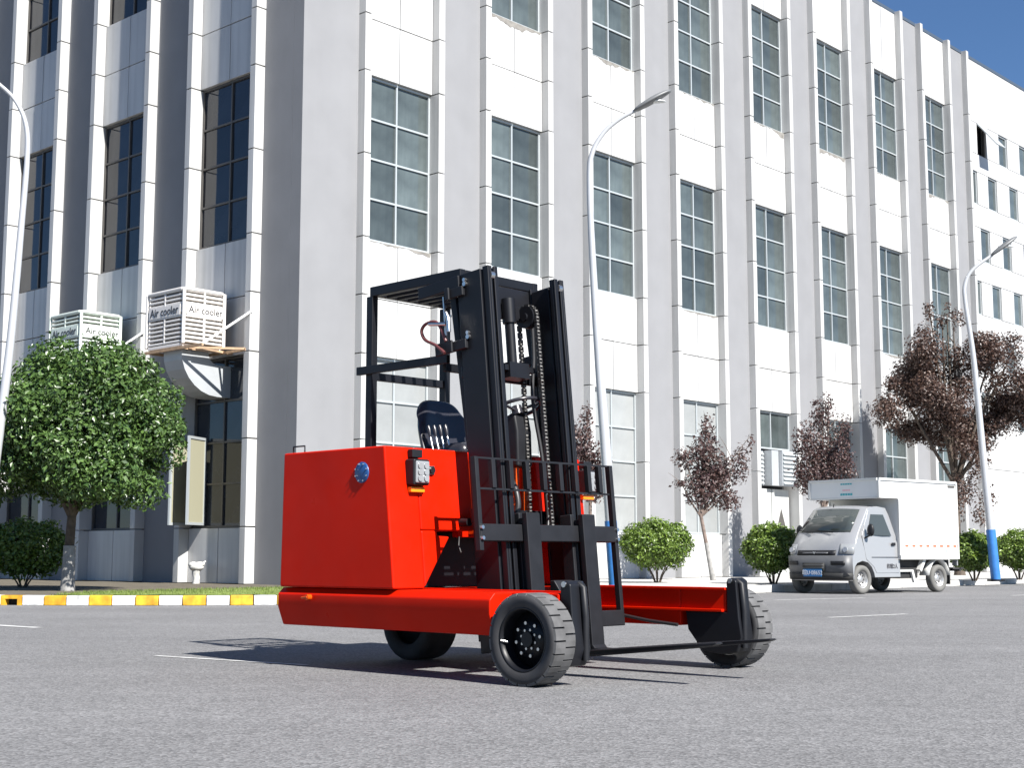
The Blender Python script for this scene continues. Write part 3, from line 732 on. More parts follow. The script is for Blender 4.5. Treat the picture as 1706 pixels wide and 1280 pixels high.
# mast: outer and inner channels (tilted back)
for far in (0, 1):
    def mb_box(mb, s0, s1, l0, l1, z0, z1): return mb.box(s0, s1, *sorted((mim(l0, far), mim(l1, far))), z0, z1)
    o_ = MB(); l = .632
    mb_box(o_, -1.075, -.845, l, l + .020, .12, 2.75); mb_box(o_, -1.075, -1.052, l + .020, l + .09, .12, 2.75); mb_box(o_, -.868, -.845, l + .020, l + .075, .12, 2.75)
    mast_part(o_, 'mast_outer_channel', M_blk)
    i_ = MB(); l = .655
    mb_box(i_, -1.045, -.875, l, l + .072, .16, 2.72)
    mb_box(i_, -.840, -.785, l - .004, l + .018, .10, 2.765); mb_box(i_, -.805, -.785, l + .018, l + .038, .10, 2.765); mb_box(i_, -.805, -.785, l + .058, l + .096, .10, 2.765); mb_box(i_, -.840, -.806, l + .078, l + .096, .10, 2.765)
    mast_part(i_, 'mast_inner_channel', M_blk)
    ro = MB(); ro.cyl((-.80, mim(.676, far), 2.70), (-.80, mim(.712, far), 2.70), .028, 16); mast_part(ro, 'mast_roller', M_steel, 0)
    for z, q in ((2.64, 0), (2.26, 1)):
        bb = MB(); mb_box(bb, -1.16 - .13 * q, -1.0, .60, .631, z - .05, z + .02); mb_box(bb, -1.16 - .13 * q, -1.12, .58, .60, z - .06, z + .03); mast_part(bb, 'mast_bracket', M_blkm)
        bo_ = MB(); bo_.cyl((-.99, mim(.612, far), z + .03), (-.99, mim(.632, far), z + .03), .017, 8); bo_.cyl((-.99, mim(.612, far), z + .06), (-.99, mim(.632, far), z + .06), .014, 8); mast_part(bo_, 'bracket_bolt', M_steel, 0)
    tp = MB(); mb_box(tp, -1.46, -1.04, .608, .630, 2.655, 2.745); mast_part(tp, 'guard_link_plate', M_blk)
    rl = MB(); mb_box(rl, -1.20, -1.19, .60, .612, 2.34, 2.62); mb_box(rl, -1.16, -1.13, .60, .612, 2.46, 2.475); mast_part(rl, 'cable_clip', M_steel, 0)
for (z0, z1, s0, s1) in ((2.60, 2.735, -1.11, -1.076), (2.02, 2.10, -1.10, -1.077), (1.00, 1.10, -1.10, -1.077), (.20, .40, -1.10, -1.077)):
    cm = MB(); cm.box(s0, s1, .640, 2.12 - .640, z0, z1); mast_part(cm, 'mast_cross_member', M_blk)
cm = MB(); cm.box(-1.07, -1.03, .73, 1.36, 2.48, 2.59); mast_part(cm, 'mast_cross_member', M_blk)
# centre free-lift cylinder, chain pulley and two chain runs
cc = MB(); cc.cyl((-1.0, 1.06, 2.10), (-1.0, 1.06, 2.62), .036, 18); cc.cyl((-1.0, 1.06, 2.44), (-1.0, 1.06, 2.62), .050, 18); cc.box(-1.06, -.94, .97, 1.17, 2.03, 2.14); cc.box(-1.03, -.95, .93, 1.24, 2.08, 2.12)
mast_part(cc, 'centre_cylinder', M_blk, 0)
pu = MB(); pu.cyl((-.98, 1.205, 2.50), (-.98, 1.265, 2.50), .082, 24); pu.cyl((-.98, 1.19, 2.50), (-.98, 1.28, 2.50), .03, 16); mast_part(pu, 'chain_pulley', M_blk, 0)
def chain(path, name):
    mb = MB(); P = [Vector(p) for p in path]; L = sum((P[i + 1] - P[i]).length for i in range(len(P) - 1)); pitch = .026; n = int(L / pitch)
    acc = 0; i = 0; pts = []; pm_ = MB()
    for k in range(n + 1):
        d = k * pitch
        while i < len(P) - 2 and d > acc + (P[i + 1] - P[i]).length: acc += (P[i + 1] - P[i]).length; i += 1
        t = (P[i + 1] - P[i]).normalized(); pts.append(P[i] + t * (d - acc))
    for k in range(n):
        a, b = pts[k], pts[k + 1]; e = (b - a).normalized() * .008
        if k % 2 == 0:
            for dy in (-.017, .011, ): mb.bar(a - e + Vector((0, dy + .003, 0)), b + e + Vector((0, dy + .003, 0)), .022, .006, (0, 1, 0))
        else: mb.bar(a + e * .2, b - e * .2, .018, .016, (0, 1, 0))
        pm_.bar(a + Vector((0, -.015, 0)), a + Vector((0, .015, 0)), .009, .020 if k % 2 else .016, (1, 0, 0))
    co = mast_part(mb, name, M_chain, 0); po_ = mast_part(pm_, 'chain_pins', M_pin, 0, co); po_['kind'] = 'stuff'
    return co
arc = [(-.98 + .088 * math.cos(u), 1.235, 2.50 + .088 * math.sin(u)) for u in [math.pi * k / 8 for k in range(9)]]
chain([(-.892, 1.235, .95)] + arc[:9], 'lift_chain')
chain([(-1.068, 1.235, 2.50), (-1.068, 1.235, 2.0), (-1.068, 1.20, .9)], 'lift_chain')
for k, (l0, l1) in enumerate(((1.30, 1.27), (1.34, 1.29))):
    h = MB(); h.stube([(-1.0, l0, 2.45), (-1.01, l0, 2.2), (-1.02, l0 - .03 + .05 * k, 1.9), (-1.0, l0, 1.5), (-.98, l0, 1.1), (-.96, l0 - .04, .95), (-.92, l0 - .1, .9)], .014, 8); mast_part(h, 'hose', M_hose, 0)
h = MB(); h.stube([(-1.0, .96, 1.30), (-.94, .94, 1.22), (-.92, .93, 1.10), (-.95, .90, 1.0), (-.96, .86, .9)], .022, 10); mast_part(h, 'hose', M_hose, 0)
h = MB(); h.stube([(-1.14, .55, 2.28), (-1.20, .54, 2.42), (-1.30, .53, 2.44), (-1.36, .53, 2.40), (-1.34, .54, 2.33), (-1.24, .545, 2.27), (-1.16, .55, 2.20)], .012, 8); mast_part(h, 'hose', mat('braided_hose', (.10, .03, .03), .4), 0)
h = MB(); h.tube([(-1.10, .545, 2.34), (-1.10, .545, 2.44), (-1.12, .545, 2.48)], .016, 8); h.tube([(-1.12, .545, 2.40), (-1.28, .53, 2.43)], .014, 8); mast_part(h, 'hose_fitting', M_steel, 0)
# reach carriage: fork carrier, load backrest, forks
CS = -.725
ca = MB(); ca.box(CS - .045, CS, .36, 1.74, .84, .955); ca.box(CS - .045, CS, .36, 1.74, .25, .36)
ca.box(CS - .15, CS - .045, .775, .82, .18, 1.04); ca.box(CS - .15, CS - .045, 1.30, 1.345, .18, 1.04)
carr = mast_part(ca, 'fork_carriage', M_blkm, .008)
lug = MB(); lug.prism([(CS - .06, 1.05, .10), (CS + .03, 1.05, .10), (CS + .03, 1.05, .50), (CS - .02, 1.05, .58), (CS - .06, 1.05, .58)], (0, .19, 0)); mast_part(lug, 'carriage_lug', M_blkm, .008)
for l in (.35, 1.72):
    p = MB(); p.box(CS - .05, CS - .005, l, l + .035, .25 if l > 1 else .78, 1.40); mast_part(p, 'backrest_post', M_blkm, .004)
for z in (1.395, 1.19):
    p = MB(); p.bar((CS - .03, .351, z), (CS - .03, 1.754, z), .013, .013); mast_part(p, 'backrest_rod', M_blkm, 0)
for l in (.53, .70, .86, 1.03, 1.20, 1.36, 1.50, 1.62):
    p = MB(); p.box(CS - .05, CS - .01, l - .018, l + .018, 1.197, 1.388); mast_part(p, 'backrest_bar', M_blkm, .003)
for z in (.86, .93):
    for l in (.368, 1.738):
        p = MB(); p.cyl((CS - .01, l, z), (CS + .015, l, z), .013, 8); mast_part(p, 'carriage_bolt', M_steel, 0)
for l in (.815, 1.385):
    f = MB(); hw = .066
    # L-shaped fork: shank, rounded heel, tapering blade
    f.prism([(CS + .005, l - hw, .12), (CS + .05, l - hw, .08), (CS + .05, l - hw, 1.03), (CS + .005, l - hw, 1.03)], (0, 2 * hw, 0))
    prof = [(CS + .005, .12), (CS + .012, .065), (CS + .05, .05), (.10, .058), (.72, .072), (.76, .082), (.74, .090), (.1, .095), (CS + .12, .098), (CS + .07, .105), (CS + .0505, .13)]
    nP = len(prof); vs = []
    for sg in (-1, 1):
        for s, z in prof:
            tw_ = hw if s < .3 else hw - (s - .3) / .46 * .032
            vs.append((s, l + sg * tw_, z))
    f.add(vs, [tuple(range(nP)), tuple(range(2 * nP - 1, nP - 1, -1))] + [((i + 1) % nP, i, i + nP, (i + 1) % nP + nP) for i in range(nP)])
    f.box(CS - .05, CS + .02, l - hw * .8, l + hw * .8, .956, 1.0)
    mast_part(f, 'fork', M_blkm, .006).data.update()
# loose hose and clip near the mast foot
MB().tube([(-1.26, .62, .90), (-1.255, .61, .84), (-1.22, .60, .79)], .006, 8).build('hose', M_chain, fk)
MB().tube([(-1.20, 1.88, .36), (-.9, 1.875, .35), (-.6, 1.87, .31), (-.35, 1.87, .29)], .012, 8).build('hose', M_hose, fk)
MB().cyl((-1.30, .66, 1.0), (-1.20, .66, 1.0), .03, 16).build('tilt_cylinder', M_blkm, fk)

# ------------------------------------------------------------------ box truck
TB = R(50.5)
TP = Vector((7.1126, 28.8176, 0))
fdir = Vector((-math.sin(TB), -math.cos(TB), 0))
tk = empty('box_truck', TP, math.atan2(fdir.y, fdir.x))
tag(tk, 'small silver cab box truck with white cargo box parked by the kerb', 'truck')
TWD = 1.62
def cab_point(x, z, f, bulge=1.0):
    """f: 0 near side .. 1 far side"""
    y = -TWD * f; c = max(0.0, 1 - (2 * f - 1) ** 2)
    inset = .13 * max(0, (z - 1.05)) / .75
    y = y * (1 - 2 * inset / TWD) - inset
    bul = (.16 * c ** .6) * (1 if z < 1.0 else max(.55, 1 - (z - 1.0) * .5)) if bulge else 0
    edge = -.05 * (abs(2 * f - 1) ** 8)
    return Vector((x + (bul + edge if bulge else 0), y, z + (.035 * c if z > 1.6 else 0)))
prof_front = [(.30, .26), (.36, .40), (.37, .62), (.34, .76), (.31, .86), (.26, 1.0), (.14, 1.22), (-.30, 1.73), (-.40, 1.775)]
prof_back = [(-.70, 1.79), (-.98, 1.76), (-1.05, 1.62), (-1.25, .98), (-1.27, .33), (-.40, .33), (-.375, .42), (-.30, .54), (-.18, .63), (0, .665), (.18, .62), (.26, .54), (.29, .40)]
NF = 11; cabm = MB(); vs = []
allp = [(p, 1) for p in prof_front] + [(p, 0) for p in prof_back]
for j in range(NF):
    for (x, z), bl in allp: vs.append(cab_point(x, z, j / (NF - 1), bl))
K = len(allp); fsx = []
for j in range(NF - 1):
    for i in range(K): fsx.append((j * K + i, j * K + (i + 1) % K, (j + 1) * K + (i + 1) % K, (j + 1) * K + i))
fsx += [tuple(range(K - 1, -1, -1)), tuple((NF - 1) * K + i for i in range(K))]
cabm.add(vs, fsx)
cab = cabm.build('cab', M_silver, tk, .03, fix=True)
def cab_sheet(pts_lo, pts_hi, f0, f1, m, name, off=.012, parent=None, nj=9):
    mb = MB(); vs = []
    for (x, z) in (pts_lo, pts_hi):
        for j in range(nj): vs.append(cab_point(x, z, f0 + (f1 - f0) * j / (nj - 1)) + Vector((off, 0, off * .7)))
    mb.add(vs, [(j, j + 1, nj + j + 1, nj + j) for j in range(nj - 1)], True)
    o = mb.build(name, m, parent or tk, fix=True); sol = o.modifiers.new('s', 'SOLIDIFY'); sol.thickness = .008
    return o
cab_sheet((.115, 1.25), (-.285, 1.705), .075, .925, M_cabglass, 'windscreen', .010)
cab_sheet((.345, .775), (.305, .875), .20, .80, M_blkm, 'grille', .012)
cab_sheet((.337, .80), (.322, .825), .30, .70, M_bump, 'grille_bar', .024)
em = cab_point(.325, .825, .5) + Vector((.035, 0, .01)); MB().prism([em + Vector((0, -.035, .03)), em + Vector((0, 0, -.035)), em + Vector((0, .035, .03)), em + Vector((0, 0, .008))], (.006, 0, 0)).build('emblem', M_steel, tk)
bump = cab_sheet((.345, .34), (.375, .755), -.004, 1.004, M_bump, 'bumper', .030, nj=13)
cab_sheet((.372, .40), (.375, .60), .33, .67, M_under, 'bumper_grille', .040)
cab_sheet((.335, .26), (.362, .40), .0, 1.0, M_under, 'valance', .034)
for z in (.545, .49): cab_sheet((.375, z), (.376, z + .012), .34, .66, M_bump, 'grille_slat', .048)
cab_sheet((.37, .56), (.372, .64), .06, .24, M_blkm, 'fog_recess', .036); cab_sheet((.37, .56), (.372, .64), .76, .94, M_blkm, 'fog_recess', .036)
for f0, f1 in ((-.005, .16), (.84, 1.005)):
    h = cab_sheet((.325, .79), (.245, 1.0), f0, f1, M_lens, 'headlight', .018)
    p = cab_point(.30, .88, (f0 + f1) / 2) + Vector((.012, 0, .01)); MB().cyl(p, p + Vector((.035, 0, .008)), .055, 16).build('reflector', M_rimw, h)
pc = cab_point(.372, .42, .5) + Vector((.062, 0, .0))
pl = MB().box(pc.x - .005, pc.x + .006, pc.y - .23, pc.y + .23, .35, .50).build('number_plate', M_plate, tk, .002)
text_mesh('plate_text', '\u7696U\u00b708652', .115, M_white, pl, (pc.x + .008, pc.y, .424), (R(90), 0, R(90)), .001)
for f, g in ((.62, .92), (.30, .60)):
    a = cab_point(.14, 1.235, f) + Vector((.03, 0, .01)); b = cab_point(.09, 1.275, g) + Vector((.03, 0, .02)); MB().bar(a, b, .018, .018).build('wiper', M_blkm, tk)
# near-side door
def side_poly(pts, off): return [Vector((x, cab_point(x, z, 0, 0).y + off, z)) for x, z in pts]
dr = MB(); dr.prism(side_poly([(-.02, 1.18), (-.36, 1.70), (-.90, 1.70), (-1.20, 1.0), (-1.22, .42), (-.45, .42), (-.36, .55), (-.12, .70)], -.002), (0, .010, 0)); door = dr.build('door', M_silver, tk, .004, fix=True)
MB().prism(side_poly([(-.20, 1.20), (-.42, 1.62), (-.84, 1.62), (-1.0, 1.18)], .009), (0, .006, 0)).build('door_window', M_cabglass, door, fix=True)
MB().box(-1.10, -.98, .006, .022, .98, 1.04).build('door_handle', M_blkm, door, .004)
MB().box(-1.21, -.30, .006, .011, .735, .75).build('body_crease', M_bump, door)
text_mesh('door_text', '\u6838\u8f7d2\u4eba', .11, M_txt, door, (-.98, .012, .55), (R(90), 0, R(180)), .001)
for f, s_ in ((0, 1), (1, -1)):
    y = 0 if f == 0 else -TWD
    mrr = MB(); mrr.ball((-.16, y + s_ * .10, 1.29), (.055, .085, .13), 14, 8); mo = mrr.build('mirror', M_blkm, tk); MB().bar((-.12, y + s_ * .12, 1.19), (-.10, y - s_ * .03, 1.12), .03, .03).build('mirror_arm', M_blkm, mo)
MB().tube([cab_point(-.25, 1.72, .5) + Vector((0, 0, .02)), cab_point(-.25, 1.72, .5) + Vector((-.02, 0, .09))], .012, 6).build('aerial_base', M_blkm, tk)
# cargo box with cab-over peak
bx0, bx1, byn, byf = -1.20, -3.30, .05, -1.72
box = MB(); side = [(bx0, .70), (bx0, 1.96), (-.53, 1.96), (-.53, 2.36), (bx1, 2.36), (bx1, .70)]
box.prism([(x, byn, z) for x, z in side], (0, byf - byn, 0)); bxo = box.build('cargo_box', M_box, tk, .008, fix=True)
for y in (byn + .004, byf - .004):
    MB().bar((-.53, y, 2.35), (bx1, y, 2.35), .05, .05).build('edge_trim', M_boxtrim, bxo)
    MB().bar((bx1, y, .70), (bx1, y, 2.36), .05, .05).build('edge_trim', M_boxtrim, bxo)
    MB().bar((-.53, y, 1.97), (-.53, y, 2.325), .05, .05).build('edge_trim', M_boxtrim, bxo)
    MB().bar((bx0, y, .74), (bx1 + .03, y, .74), .05, .09).build('edge_trim', M_boxtrim, bxo)
    MB().bar((bx0, y, .78), (bx0, y, 1.945), .03, .03).build('edge_trim', M_boxtrim, bxo)
MB().bar((-.53, byn - .03, 2.35), (-.53, byf + .03, 2.35), .05, .05).build('edge_trim', M_boxtrim, bxo)
MB().bar((-.53, byn - .03, 1.97), (-.53, byf + .03, 1.97), .05, .04).build('edge_trim', M_boxtrim, bxo)
nst = 16
for k in range(nst):
    x0 = bx0 - .06 - k * (2.0 / nst); MB().box(x0 - 2.0 / nst + .004, x0 - .004, byn - .002, byn + .004, .955, 1.0).build('reflective_strip', M_redstripe if k % 2 else M_white, bxo)
MB().box(bx1 + .05, bx1 + .30, byn - .002, byn + .012, 2.24, 2.29).build('side_marker', M_dframe, bxo)
MB().box(bx1 + .40, bx1 + .46, byn - .002, byn + .014, .84, .92).build('latch', M_frame, bxo)
yc = (byn + byf) / 2 + .08
for (z0, z1, m, wd) in ((2.255, 2.285, M_teal, .30), (2.125, 2.155, M_pink, .2), (2.03, 2.075, M_teal, .32)):
    for k in range(5):
        MB().box(-.532, -.526, yc - wd / 2 + k * wd / 5, yc - wd / 2 + (k + .82) * wd / 5, z0, z1).build('box_print', m, bxo)
# underside, wheels, mudguards
MB().box(-3.25, -.3, -1.45, -.15, .45, .69).build('chassis', M_under, tk); MB().box(-2.0, -1.35, -.7, -.08, .30, .52).build('fuel_tank', M_under, tk, .03)
MB().box(-1.75, -1.28, -.06, -.02, .44, .48).build('side_rail', M_boxtrim, tk); MB().bar((-1.72, -.04, .46), (-1.80, -.04, .22), .05, .07).build('rail_bracket', M_boxtrim, tk); MB().bar((-2.15, -.04, .70), (-1.98, -.04, .46), .09, .08).build('strut', M_boxtrim, tk)
mg = MB(); vs = []
for k in range(9):
    u = math.pi * (.05 + .9 * k / 8); 
    for y in (.0, -.24): vs.append((-2.67 + .38 * math.cos(u), y, .29 + .40 * math.sin(u)))
mg.add(vs, [(2 * k, 2 * k + 1, 2 * k + 3, 2 * k + 2) for k in range(8)], True); mgo = mg.build('mudguard', M_boxtrim, tk); mgo.modifiers.new('s', 'SOLIDIFY').thickness = .02
MB().box(-3.08, -3.05, -.26, -.01, .16, .50).build('mud_flap', M_under, tk)
MB().bar((-3.15, .0, .50), (-3.55, -.0, .50), .04, .04).build('rear_bumper', M_under, tk); MB().bar((-3.42, .02, .48), (-3.42, -1.65, .48), .06, .08).build('rear_bumper', M_under, tk)
MB().box(-3.34, -3.30, -.10, .02, .56, .68).build('tail_lamp', M_lens, tk)
def truck_wheel(x, y, out):
    c = Vector((x, y, .29)); hub = MB(); hub.lathe([(0, out * .03), (.06, out * .04), (.075, out * .01), (.13, out * .015), (.15, -out * .01)], c, 'y', 28); wh = hub.build('wheel', M_rimw, tk)
    t = MB(); t.lathe([(.175, -.075), (.24, -.09), (.282, -.075), (.29, -.04), (.29, .04), (.282, .075), (.24, .09), (.175, .075)], c, 'y', 44, closed=True); t.build('tyre', mat('dusty_tyre', (.12, .118, .112), .85), wh)
    r_ = MB(); r_.lathe([(.15, -out * .01), (.165, out * .045), (.182, out * .075), (.178, out * .02)], c, 'y', 40); r_.build('rim', M_rimw, wh)
    for k in range(8):
        u = 2 * math.pi * k / 8; p = c + Vector((.105 * math.cos(u), out * .012, .105 * math.sin(u))); MB().cyl(p, p + Vector((0, out * .008, 0)), .018, 8).build('rim_hole', M_under, wh)
for x in (0, -2.67):
    truck_wheel(x, -.085, 1); truck_wheel(x, -TWD + .085, -1)

# ------------------------------------------------------------------ vegetation
def leaf_cloud(mb, centres, n, size, rnd, shell=.55, up=.35):
    """centres: list of (Vector, radius Vector)"""
    wts = [c[1].x * c[1].y * c[1].z for c in centres]; tot = sum(wts)
    for (c, r), wv in zip(centres, wts):
        for k in range(int(n * wv / tot)):
            d = Vector((rnd.gauss(0, 1), rnd.gauss(0, 1), rnd.gauss(0, 1))).normalized()
            q = shell + (1 - shell) * rnd.random() ** .6
            q *= 1 + rnd.gauss(0, .05)
            p = c + Vector((d.x * r.x, d.y * r.y, d.z * r.z)) * q
            nrm = (d + Vector((0, 0, up)) + Vector((rnd.gauss(0, .6), rnd.gauss(0, .6), rnd.gauss(0, .6)))).normalized()
            t = nrm.orthogonal().normalized(); t.rotate(Matrix.Rotation(rnd.uniform(0, 6.28), 3, nrm)); b = nrm.cross(t)
            L = size * rnd.uniform(.5, 1.5); W = L * .28; dr = -nrm * L * .12
            mb.add([p, p + t * L * .5 + b * W, p + t * L + dr, p + t * L * .5 - b * W], [(0, 1, 2, 3)])
def branch_tree(mb, base, h, r0, rnd, limbs, lean=(0, 0), twist=.3):
    """trunk to h then limbs: returns limb end points"""
    b = Vector(base); top = b + Vector((lean[0], lean[1], h))
    mb.tube([b - Vector((0, 0, .05)), b + Vector((lean[0] * .1, lean[1] * .1, h * .08)), b.lerp(top, .5) + Vector((rnd.uniform(-.03, .03), rnd.uniform(-.03, .03), 0)), top], [r0 * 1.35, r0, r0 * .85, r0 * .75], 10)
    ends = []
    for e, rr in limbs:
        e = Vector(e); m = top.lerp(e, .5) + Vector((rnd.uniform(-.1, .1), rnd.uniform(-.1, .1), rnd.uniform(-.05, .15)))
        mb.tube([top - Vector((0, 0, .06)), m, e], [rr, rr * .7, rr * .25], 7); ends.append((m, e))
        for q in range(3):
            s = m.lerp(e, rnd.uniform(0, .8)); t = s + Vector((rnd.uniform(-.5, .5), rnd.uniform(-.5, .5), rnd.uniform(.1, .6)))
            mb.tube([s, s.lerp(t, .5) + Vector((0, 0, .05)), t], [rr * .4, rr * .28, rr * .1], 5)
    return top, ends
# round green tree at the left
rnd = random.Random(3)
TX = Vector((-7.92, 25.38, .15)); tr = empty('round_broadleaf_tree', TX); tag(tr, 'dense round green broadleaf tree with whitewashed trunk beside the striped kerb', 'tree')
tm = MB(); lim = [((.9 * math.cos(u) * k, .9 * math.sin(u) * k, z), .06) for u, k, z in ((.3, .9, 2.6), (1.4, .8, 2.9), (2.5, .9, 2.6), (3.6, 1.0, 2.7), (4.6, .8, 2.8), (5.5, .9, 2.5), (1.0, .3, 3.3))]
branch_tree(tm, (0, 0, 0), 1.35, .105, rnd, lim, (.03, 0)); tm.build('trunk', M_bark, tr)
MB().tube([(0, 0, 0), (.003, 0, .25), (.012, 0, .80)], [.132, .115, .108], 14).build('whitewash', M_lime, tr)
cl = []
C0 = Vector((.24, .0, 2.90))
for k in range(95):
    d = Vector((rnd.gauss(0, 1), rnd.gauss(0, 1), rnd.gauss(0, 1))).normalized()
    p = C0 + Vector((d.x * 1.42, d.y * 1.35, d.z * (1.42 if d.z > 0 else 1.10))); s_ = rnd.uniform(.30, .50)
    cl.append((p, Vector((s_, s_, s_ * .85))))
cl.append((C0 + Vector((0, 0, .05)), Vector((1.45, 1.4, 1.25))))
cl.append((Vector((-1.25, 0, 2.05)), Vector((.6, .6, .45)))); cl.append((Vector((1.25, -.35, 1.80)), Vector((.55, .55, .40)))); cl.append((Vector((.6, -.9, 1.85)), Vector((.6, .55, .38)))); cl.append((Vector((-1.6, -.3, 1.7)), Vector((.5, .5, .4)))); cl.append((Vector((1.0, -1.15, 1.95)), Vector((.6, .5, .38)))); cl.append((Vector((.35, -1.25, 2.1)), Vector((.5, .4, .35))))
lm = MB(); leaf_cloud(lm, cl[:95], 36000, .085, rnd, .55, .3); leaf_cloud(lm, cl[95:], 24000, .09, rnd, .6, .3); lm.build('crown', L_green, tr)
# clipped round bushes
def bush(pos, r, label, seed, lm_=None, n=7000, low=.25, core=True):
    rn = random.Random(seed); o = empty('round_bush', pos); tag(o, label, 'bush', 'clipped round bushes along the pavement')
    zc = low + r.z
    s = MB()
    for k in range(6):
        u = k * 1.05 + rn.uniform(0, .5); s.tube([(.05 * math.cos(u), .05 * math.sin(u), -.02), (.12 * math.cos(u), .12 * math.sin(u), low * .6), (r.x * .5 * math.cos(u), r.y * .5 * math.sin(u), low + r.z * .7)], [.022, .016, .008], 6)
    s.build('stems', M_bark, o)
    cs = [(Vector((0, 0, zc)), Vector((r.x * .9, r.y * .9, r.z * .9)))]
    for k in range(40):
        d = Vector((rn.gauss(0, 1), rn.gauss(0, 1), rn.gauss(0, 1))).normalized(); q = rn.uniform(.16, .26) * r.x
        cs.append((Vector((d.x * r.x * .80, d.y * r.y * .80, zc + d.z * r.z * .80)), Vector((q, q, q))))
    m_ = MB(); leaf_cloud(m_, cs[:1], int(n * .95), .075, rn, .70, .3); leaf_cloud(m_, cs[1:], int(n * .55), .075, rn, .5, .3)
    m_.build('foliage', lm_ or L_bush, o); return o
def gp(px, D, z=.15):                       # point on the pavement in the direction of a photo column
    return Vector(((px - 853) / 2349.1 * D * .9926 + 0, D, z))
bush(gp(1095, 33.2), Vector((.90, .85, .60)), 'round clipped green bush in front of the white facade, left of the slim purple tree', 1, low=.28)
bush(gp(1288, 31.9), Vector((.72, .72, .58)), 'yellowish green clipped bush half hidden behind the cab of the box truck', 2, low=.22)
bush(gp(1622, 36.8), Vector((.70, .62, .52)), 'clipped green bush just behind the box truck, left of the blue pole base', 3, low=.22)
bush(gp(1697, 38.5), Vector((.78, .7, .52)), 'clipped green bush at the right edge, right of the blue pole base', 4, low=.25)
bush(gp(40, 28.2), Vector((.95, .85, .60)), 'dark shaded bush at the left edge under the round tree', 5, low=.18)
# purple-leaved trees
def plum(pos, h, trunk_h, crowns, n, label, seed, lmat, r0=.05, lime=True, size=.085, bark=None, lean=(0, 0), k=1.0):
    crowns = [(tuple(q * k for q in c), tuple(q * k for q in r)) for c, r in crowns]; trunk_h *= k
    rn = random.Random(seed); o = empty('purple_leaf_tree', pos); tag(o, label, 'tree', 'purple leaved street trees')
    t = MB(); lim = []
    for c, r in crowns[:14]: lim.append((Vector(c) + Vector((0, 0, r[2] * .6)), r0 * .45))
    branch_tree(t, (0, 0, 0), trunk_h, r0, rn, lim, lean); t.build('trunk', bark or M_barkl, o)
    if lime: MB().tube([(0, 0, 0), (lean[0] * .2, 0, .3), (lean[0] * .55, 0, .95)], [r0 * 1.4, r0 * 1.06, r0 * .98], 12).build('whitewash', M_lime, o)
    m_ = MB(); leaf_cloud(m_, [(Vector(c), Vector(r)) for c, r in crowns], n, size, rn, .15, .2); m_.build('crown', lmat, o); return o
plum(gp(1188, 36.5), 4, 1.55, [((-.25, 0, 2.2), (.5, .45, .55)), ((.15, .1, 2.5), (.5, .45, .6)), ((-.15, 0, 3.0), (.42, .4, .6)), ((-.1, 0, 3.6), (.22, .25, .45)), ((.72, 0, 2.8), (.25, .25, .55)), ((-.65, 0, 2.9), (.3, .3, .3)), ((.35, 0, 1.9), (.4, .35, .3)), ((.95, 0, 3.3), (.12, .12, .25)), ((-.75, 0, 2.3), (.25, .25, .12))], 5200,
     'slim purple leaved tree with pale curved trunk, between the bush and the truck', 11, L_purple, .06, lean=(-.30, 0), k=1.077)
plum(gp(984, 35.5), 4, 1.9, [((-.2, 0, 2.6), (.42, .45, .6)), ((.12, 0, 2.4), (.4, .4, .5)), ((-.2, 0, 3.3), (.38, .4, .6)), ((-.1, 0, 4.0), (.2, .2, .5)), ((.25, 0, 3.0), (.3, .3, .5)), ((-.4, 0, 3.7), (.2, .2, .3))], 3600,
     'small purple leaved tree partly hidden behind the forklift mast', 12, L_purple, .055)
plum(gp(1375, 40.0), 4, 1.7, [((-.1, 0, 2.6), (.62, .55, .7)), ((.25, 0, 3.1), (.55, .5, .7)), ((-.35, 0, 3.4), (.45, .4, .65)), ((0, 0, 4.1), (.35, .35, .6)), ((.55, 0, 3.7), (.25, .25, .55)), ((-.55, 0, 2.6), (.3, .3, .5)), ((.6, 0, 2.7), (.35, .3, .45)), ((.2, 0, 4.5), (.15, .15, .35))], 7200,
     'upright purple leaved tree directly behind the cab of the box truck', 13, L_purple, .07, k=1.11)
big = []
rn = random.Random(5)
for c, r in [((-1.2, 0, 4.6), (.75, .7, .65)), ((-.4, 0, 5.2), (.8, .8, .8)), ((-.2, 0, 6.1), (.6, .6, .75)), ((.2, 0, 4.4), (.9, .9, .7)), ((1.2, 0, 4.8), (.9, .8, .7)), ((1.3, 0, 5.9), (.6, .6, .5)), ((2.0, 0, 4.3), (.8, .7, .6)), ((-.9, .3, 3.6), (.7, .6, .5)), ((.6, -.2, 3.4), (.6, .6, .5)), ((-1.7, 0, 5.0), (.45, .4, .5)), ((.6, .2, 5.6), (.6, .6, .6)), ((-.6, 0, 6.7), (.25, .25, .45)), ((.0, 0, 6.9), (.2, .2, .4)), ((2.4, 0, 5.0), (.5, .5, .4)), ((-1.3, .2, 5.6), (.3, .3, .4)), ((.4, 0, 2.2), (.5, .4, .7)), ((-.6, 0, 4.3), (.5, .5, .5))]:
    for q in range(6):
        d = Vector((rn.uniform(-1.05, 1.05) * r[0], rn.uniform(-1.05, 1.05) * r[1], rn.uniform(-.95, .95) * r[2])); k = rn.uniform(.42, .85)
        big.append((tuple(Vector(c) + d), (r[0] * k, r[1] * k, r[2] * k)))
rn.shuffle(big)
big = [((c[0] * 1.0, c[1], c[2] * 1.09 - .1), r) for c, r in big]
plum(gp(1598, 46.0), 7, 2.6, big, 58000, 'large spreading purple leaved tree with dark trunk behind the box truck', 14, L_purp2, .15, lime=False, size=.09, bark=M_bark, lean=(-.05, 0), k=1.14)

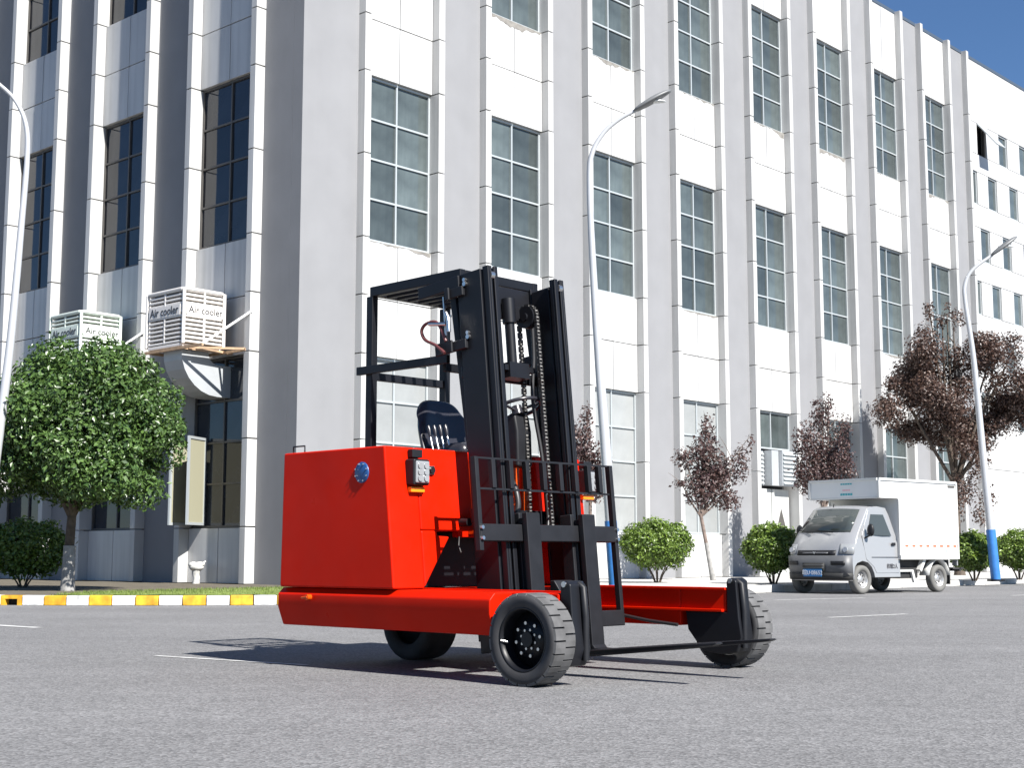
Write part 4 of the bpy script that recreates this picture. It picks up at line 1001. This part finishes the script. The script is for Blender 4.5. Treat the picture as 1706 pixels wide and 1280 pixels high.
# ------------------------------------------------------------------ street lamps
def lamp(path, rad, head_dir, label, blue=True):
    base = Vector(path[0]); o = empty('street_lamp', base); tag(o, label, 'street lamp', 'curved street lamps')
    # smooth the path
    P = [Vector(p) - base for p in path]; sm_ = []; rr = []
    for i in range(len(P) - 1):
        p0, p1, p2, p3 = P[max(i - 1, 0)], P[i], P[i + 1], P[min(i + 2, len(P) - 1)]
        for k in range(6):
            t = k / 6; sm_.append(.5 * ((2 * p1) + (p2 - p0) * t + (2 * p0 - 5 * p1 + 4 * p2 - p3) * t * t + (3 * p1 - p0 - 3 * p2 + p3) * t ** 3)); rr.append(rad[i] + (rad[i + 1] - rad[i]) * t)
    sm_.append(P[-1]); rr.append(rad[-1])
    MB().tube(sm_, rr, 14).build('pole', M_pole, o)
    d = (P[-1] - P[-2]).normalized(); hd = MB(); L = .85
    x = d; y = Vector((0, 0, 1)).cross(x).normalized(); z = x.cross(y)
    vs = []; N, Mm = 12, 10
    for i in range(Mm + 1):
        t = i / Mm; w_ = .04 + .15 * math.sin(math.pi * min(1, t * .95 + .04)) ** .7; hgt = .03 + .05 * math.sin(math.pi * t) ** .6
        for k in range(N):
            u = 2 * math.pi * k / N; zz = math.sin(u) * hgt * (1 if math.sin(u) > 0 else .55); vs.append(P[-1] + x * (L * t - .05) + y * math.cos(u) * w_ + z * zz)
    hd.add(vs, [(i * N + k, (i + 1) * N + k, (i + 1) * N + (k + 1) % N, i * N + (k + 1) % N) for i in range(Mm) for k in range(N)] + [tuple(range(N)), tuple(Mm * N + k for k in range(N - 1, -1, -1))], True)
    ho = hd.build('lamp_head', M_lamphead, o, fix=True)
    MB().ball(P[-1] + x * .42 - z * .035, (.22, .10, .03)).build('lens', mat('lamp_lens', (.55, .57, .58), .2), ho)
    if blue:
        b1 = P[1] * (1.28 / P[1].z) if P[1].z > 1.28 else P[1]
        MB().tube([Vector((0, 0, -.02)), b1], [rad[0] + .006, rad[0] + .004], 16).build('painted_base', M_poleblue, o)
    MB().cyl((0, 0, -.02), (0, 0, .03), .22, 20).build('base_plate', M_blkm, o)
lamp([(1.96, 27, .15), (1.79, 27, 2.9), (1.68, 27, 4.53), (1.58, 27, 6.3), (1.52, 27, 8.1), (1.58, 27, 8.65), (1.80, 27, 9.05), (2.10, 27.0, 9.32), (2.45, 27, 9.52)], [.115, .10, .085, .07, .055, .05, .045, .04, .035], 1, 'curved grey street lamp rising behind the forklift mast', True)
lamp([(12.24, 36, .15), (12.06, 36, 3.0), (11.9, 36, 5.79), (11.74, 36, 7.3), (11.76, 36, 7.8), (11.98, 36, 8.17), (12.5, 36, 8.55)], [.115, .092, .07, .056, .05, .045, .038], 1, 'curved street lamp with blue painted base at the right, beside the big purple tree', True)
lamp([(-9.0, 24, .15), (-8.72, 24, 3.3), (-8.62, 24, 4.6), (-8.53, 24, 6.5), (-8.48, 24, 7.7), (-8.53, 24, 8.3), (-8.75, 24, 8.75), (-9.1, 24, 9.08)], [.095, .078, .068, .055, .046, .040, .036, .032], -1, 'curved grey street lamp at the left edge of the picture', True)
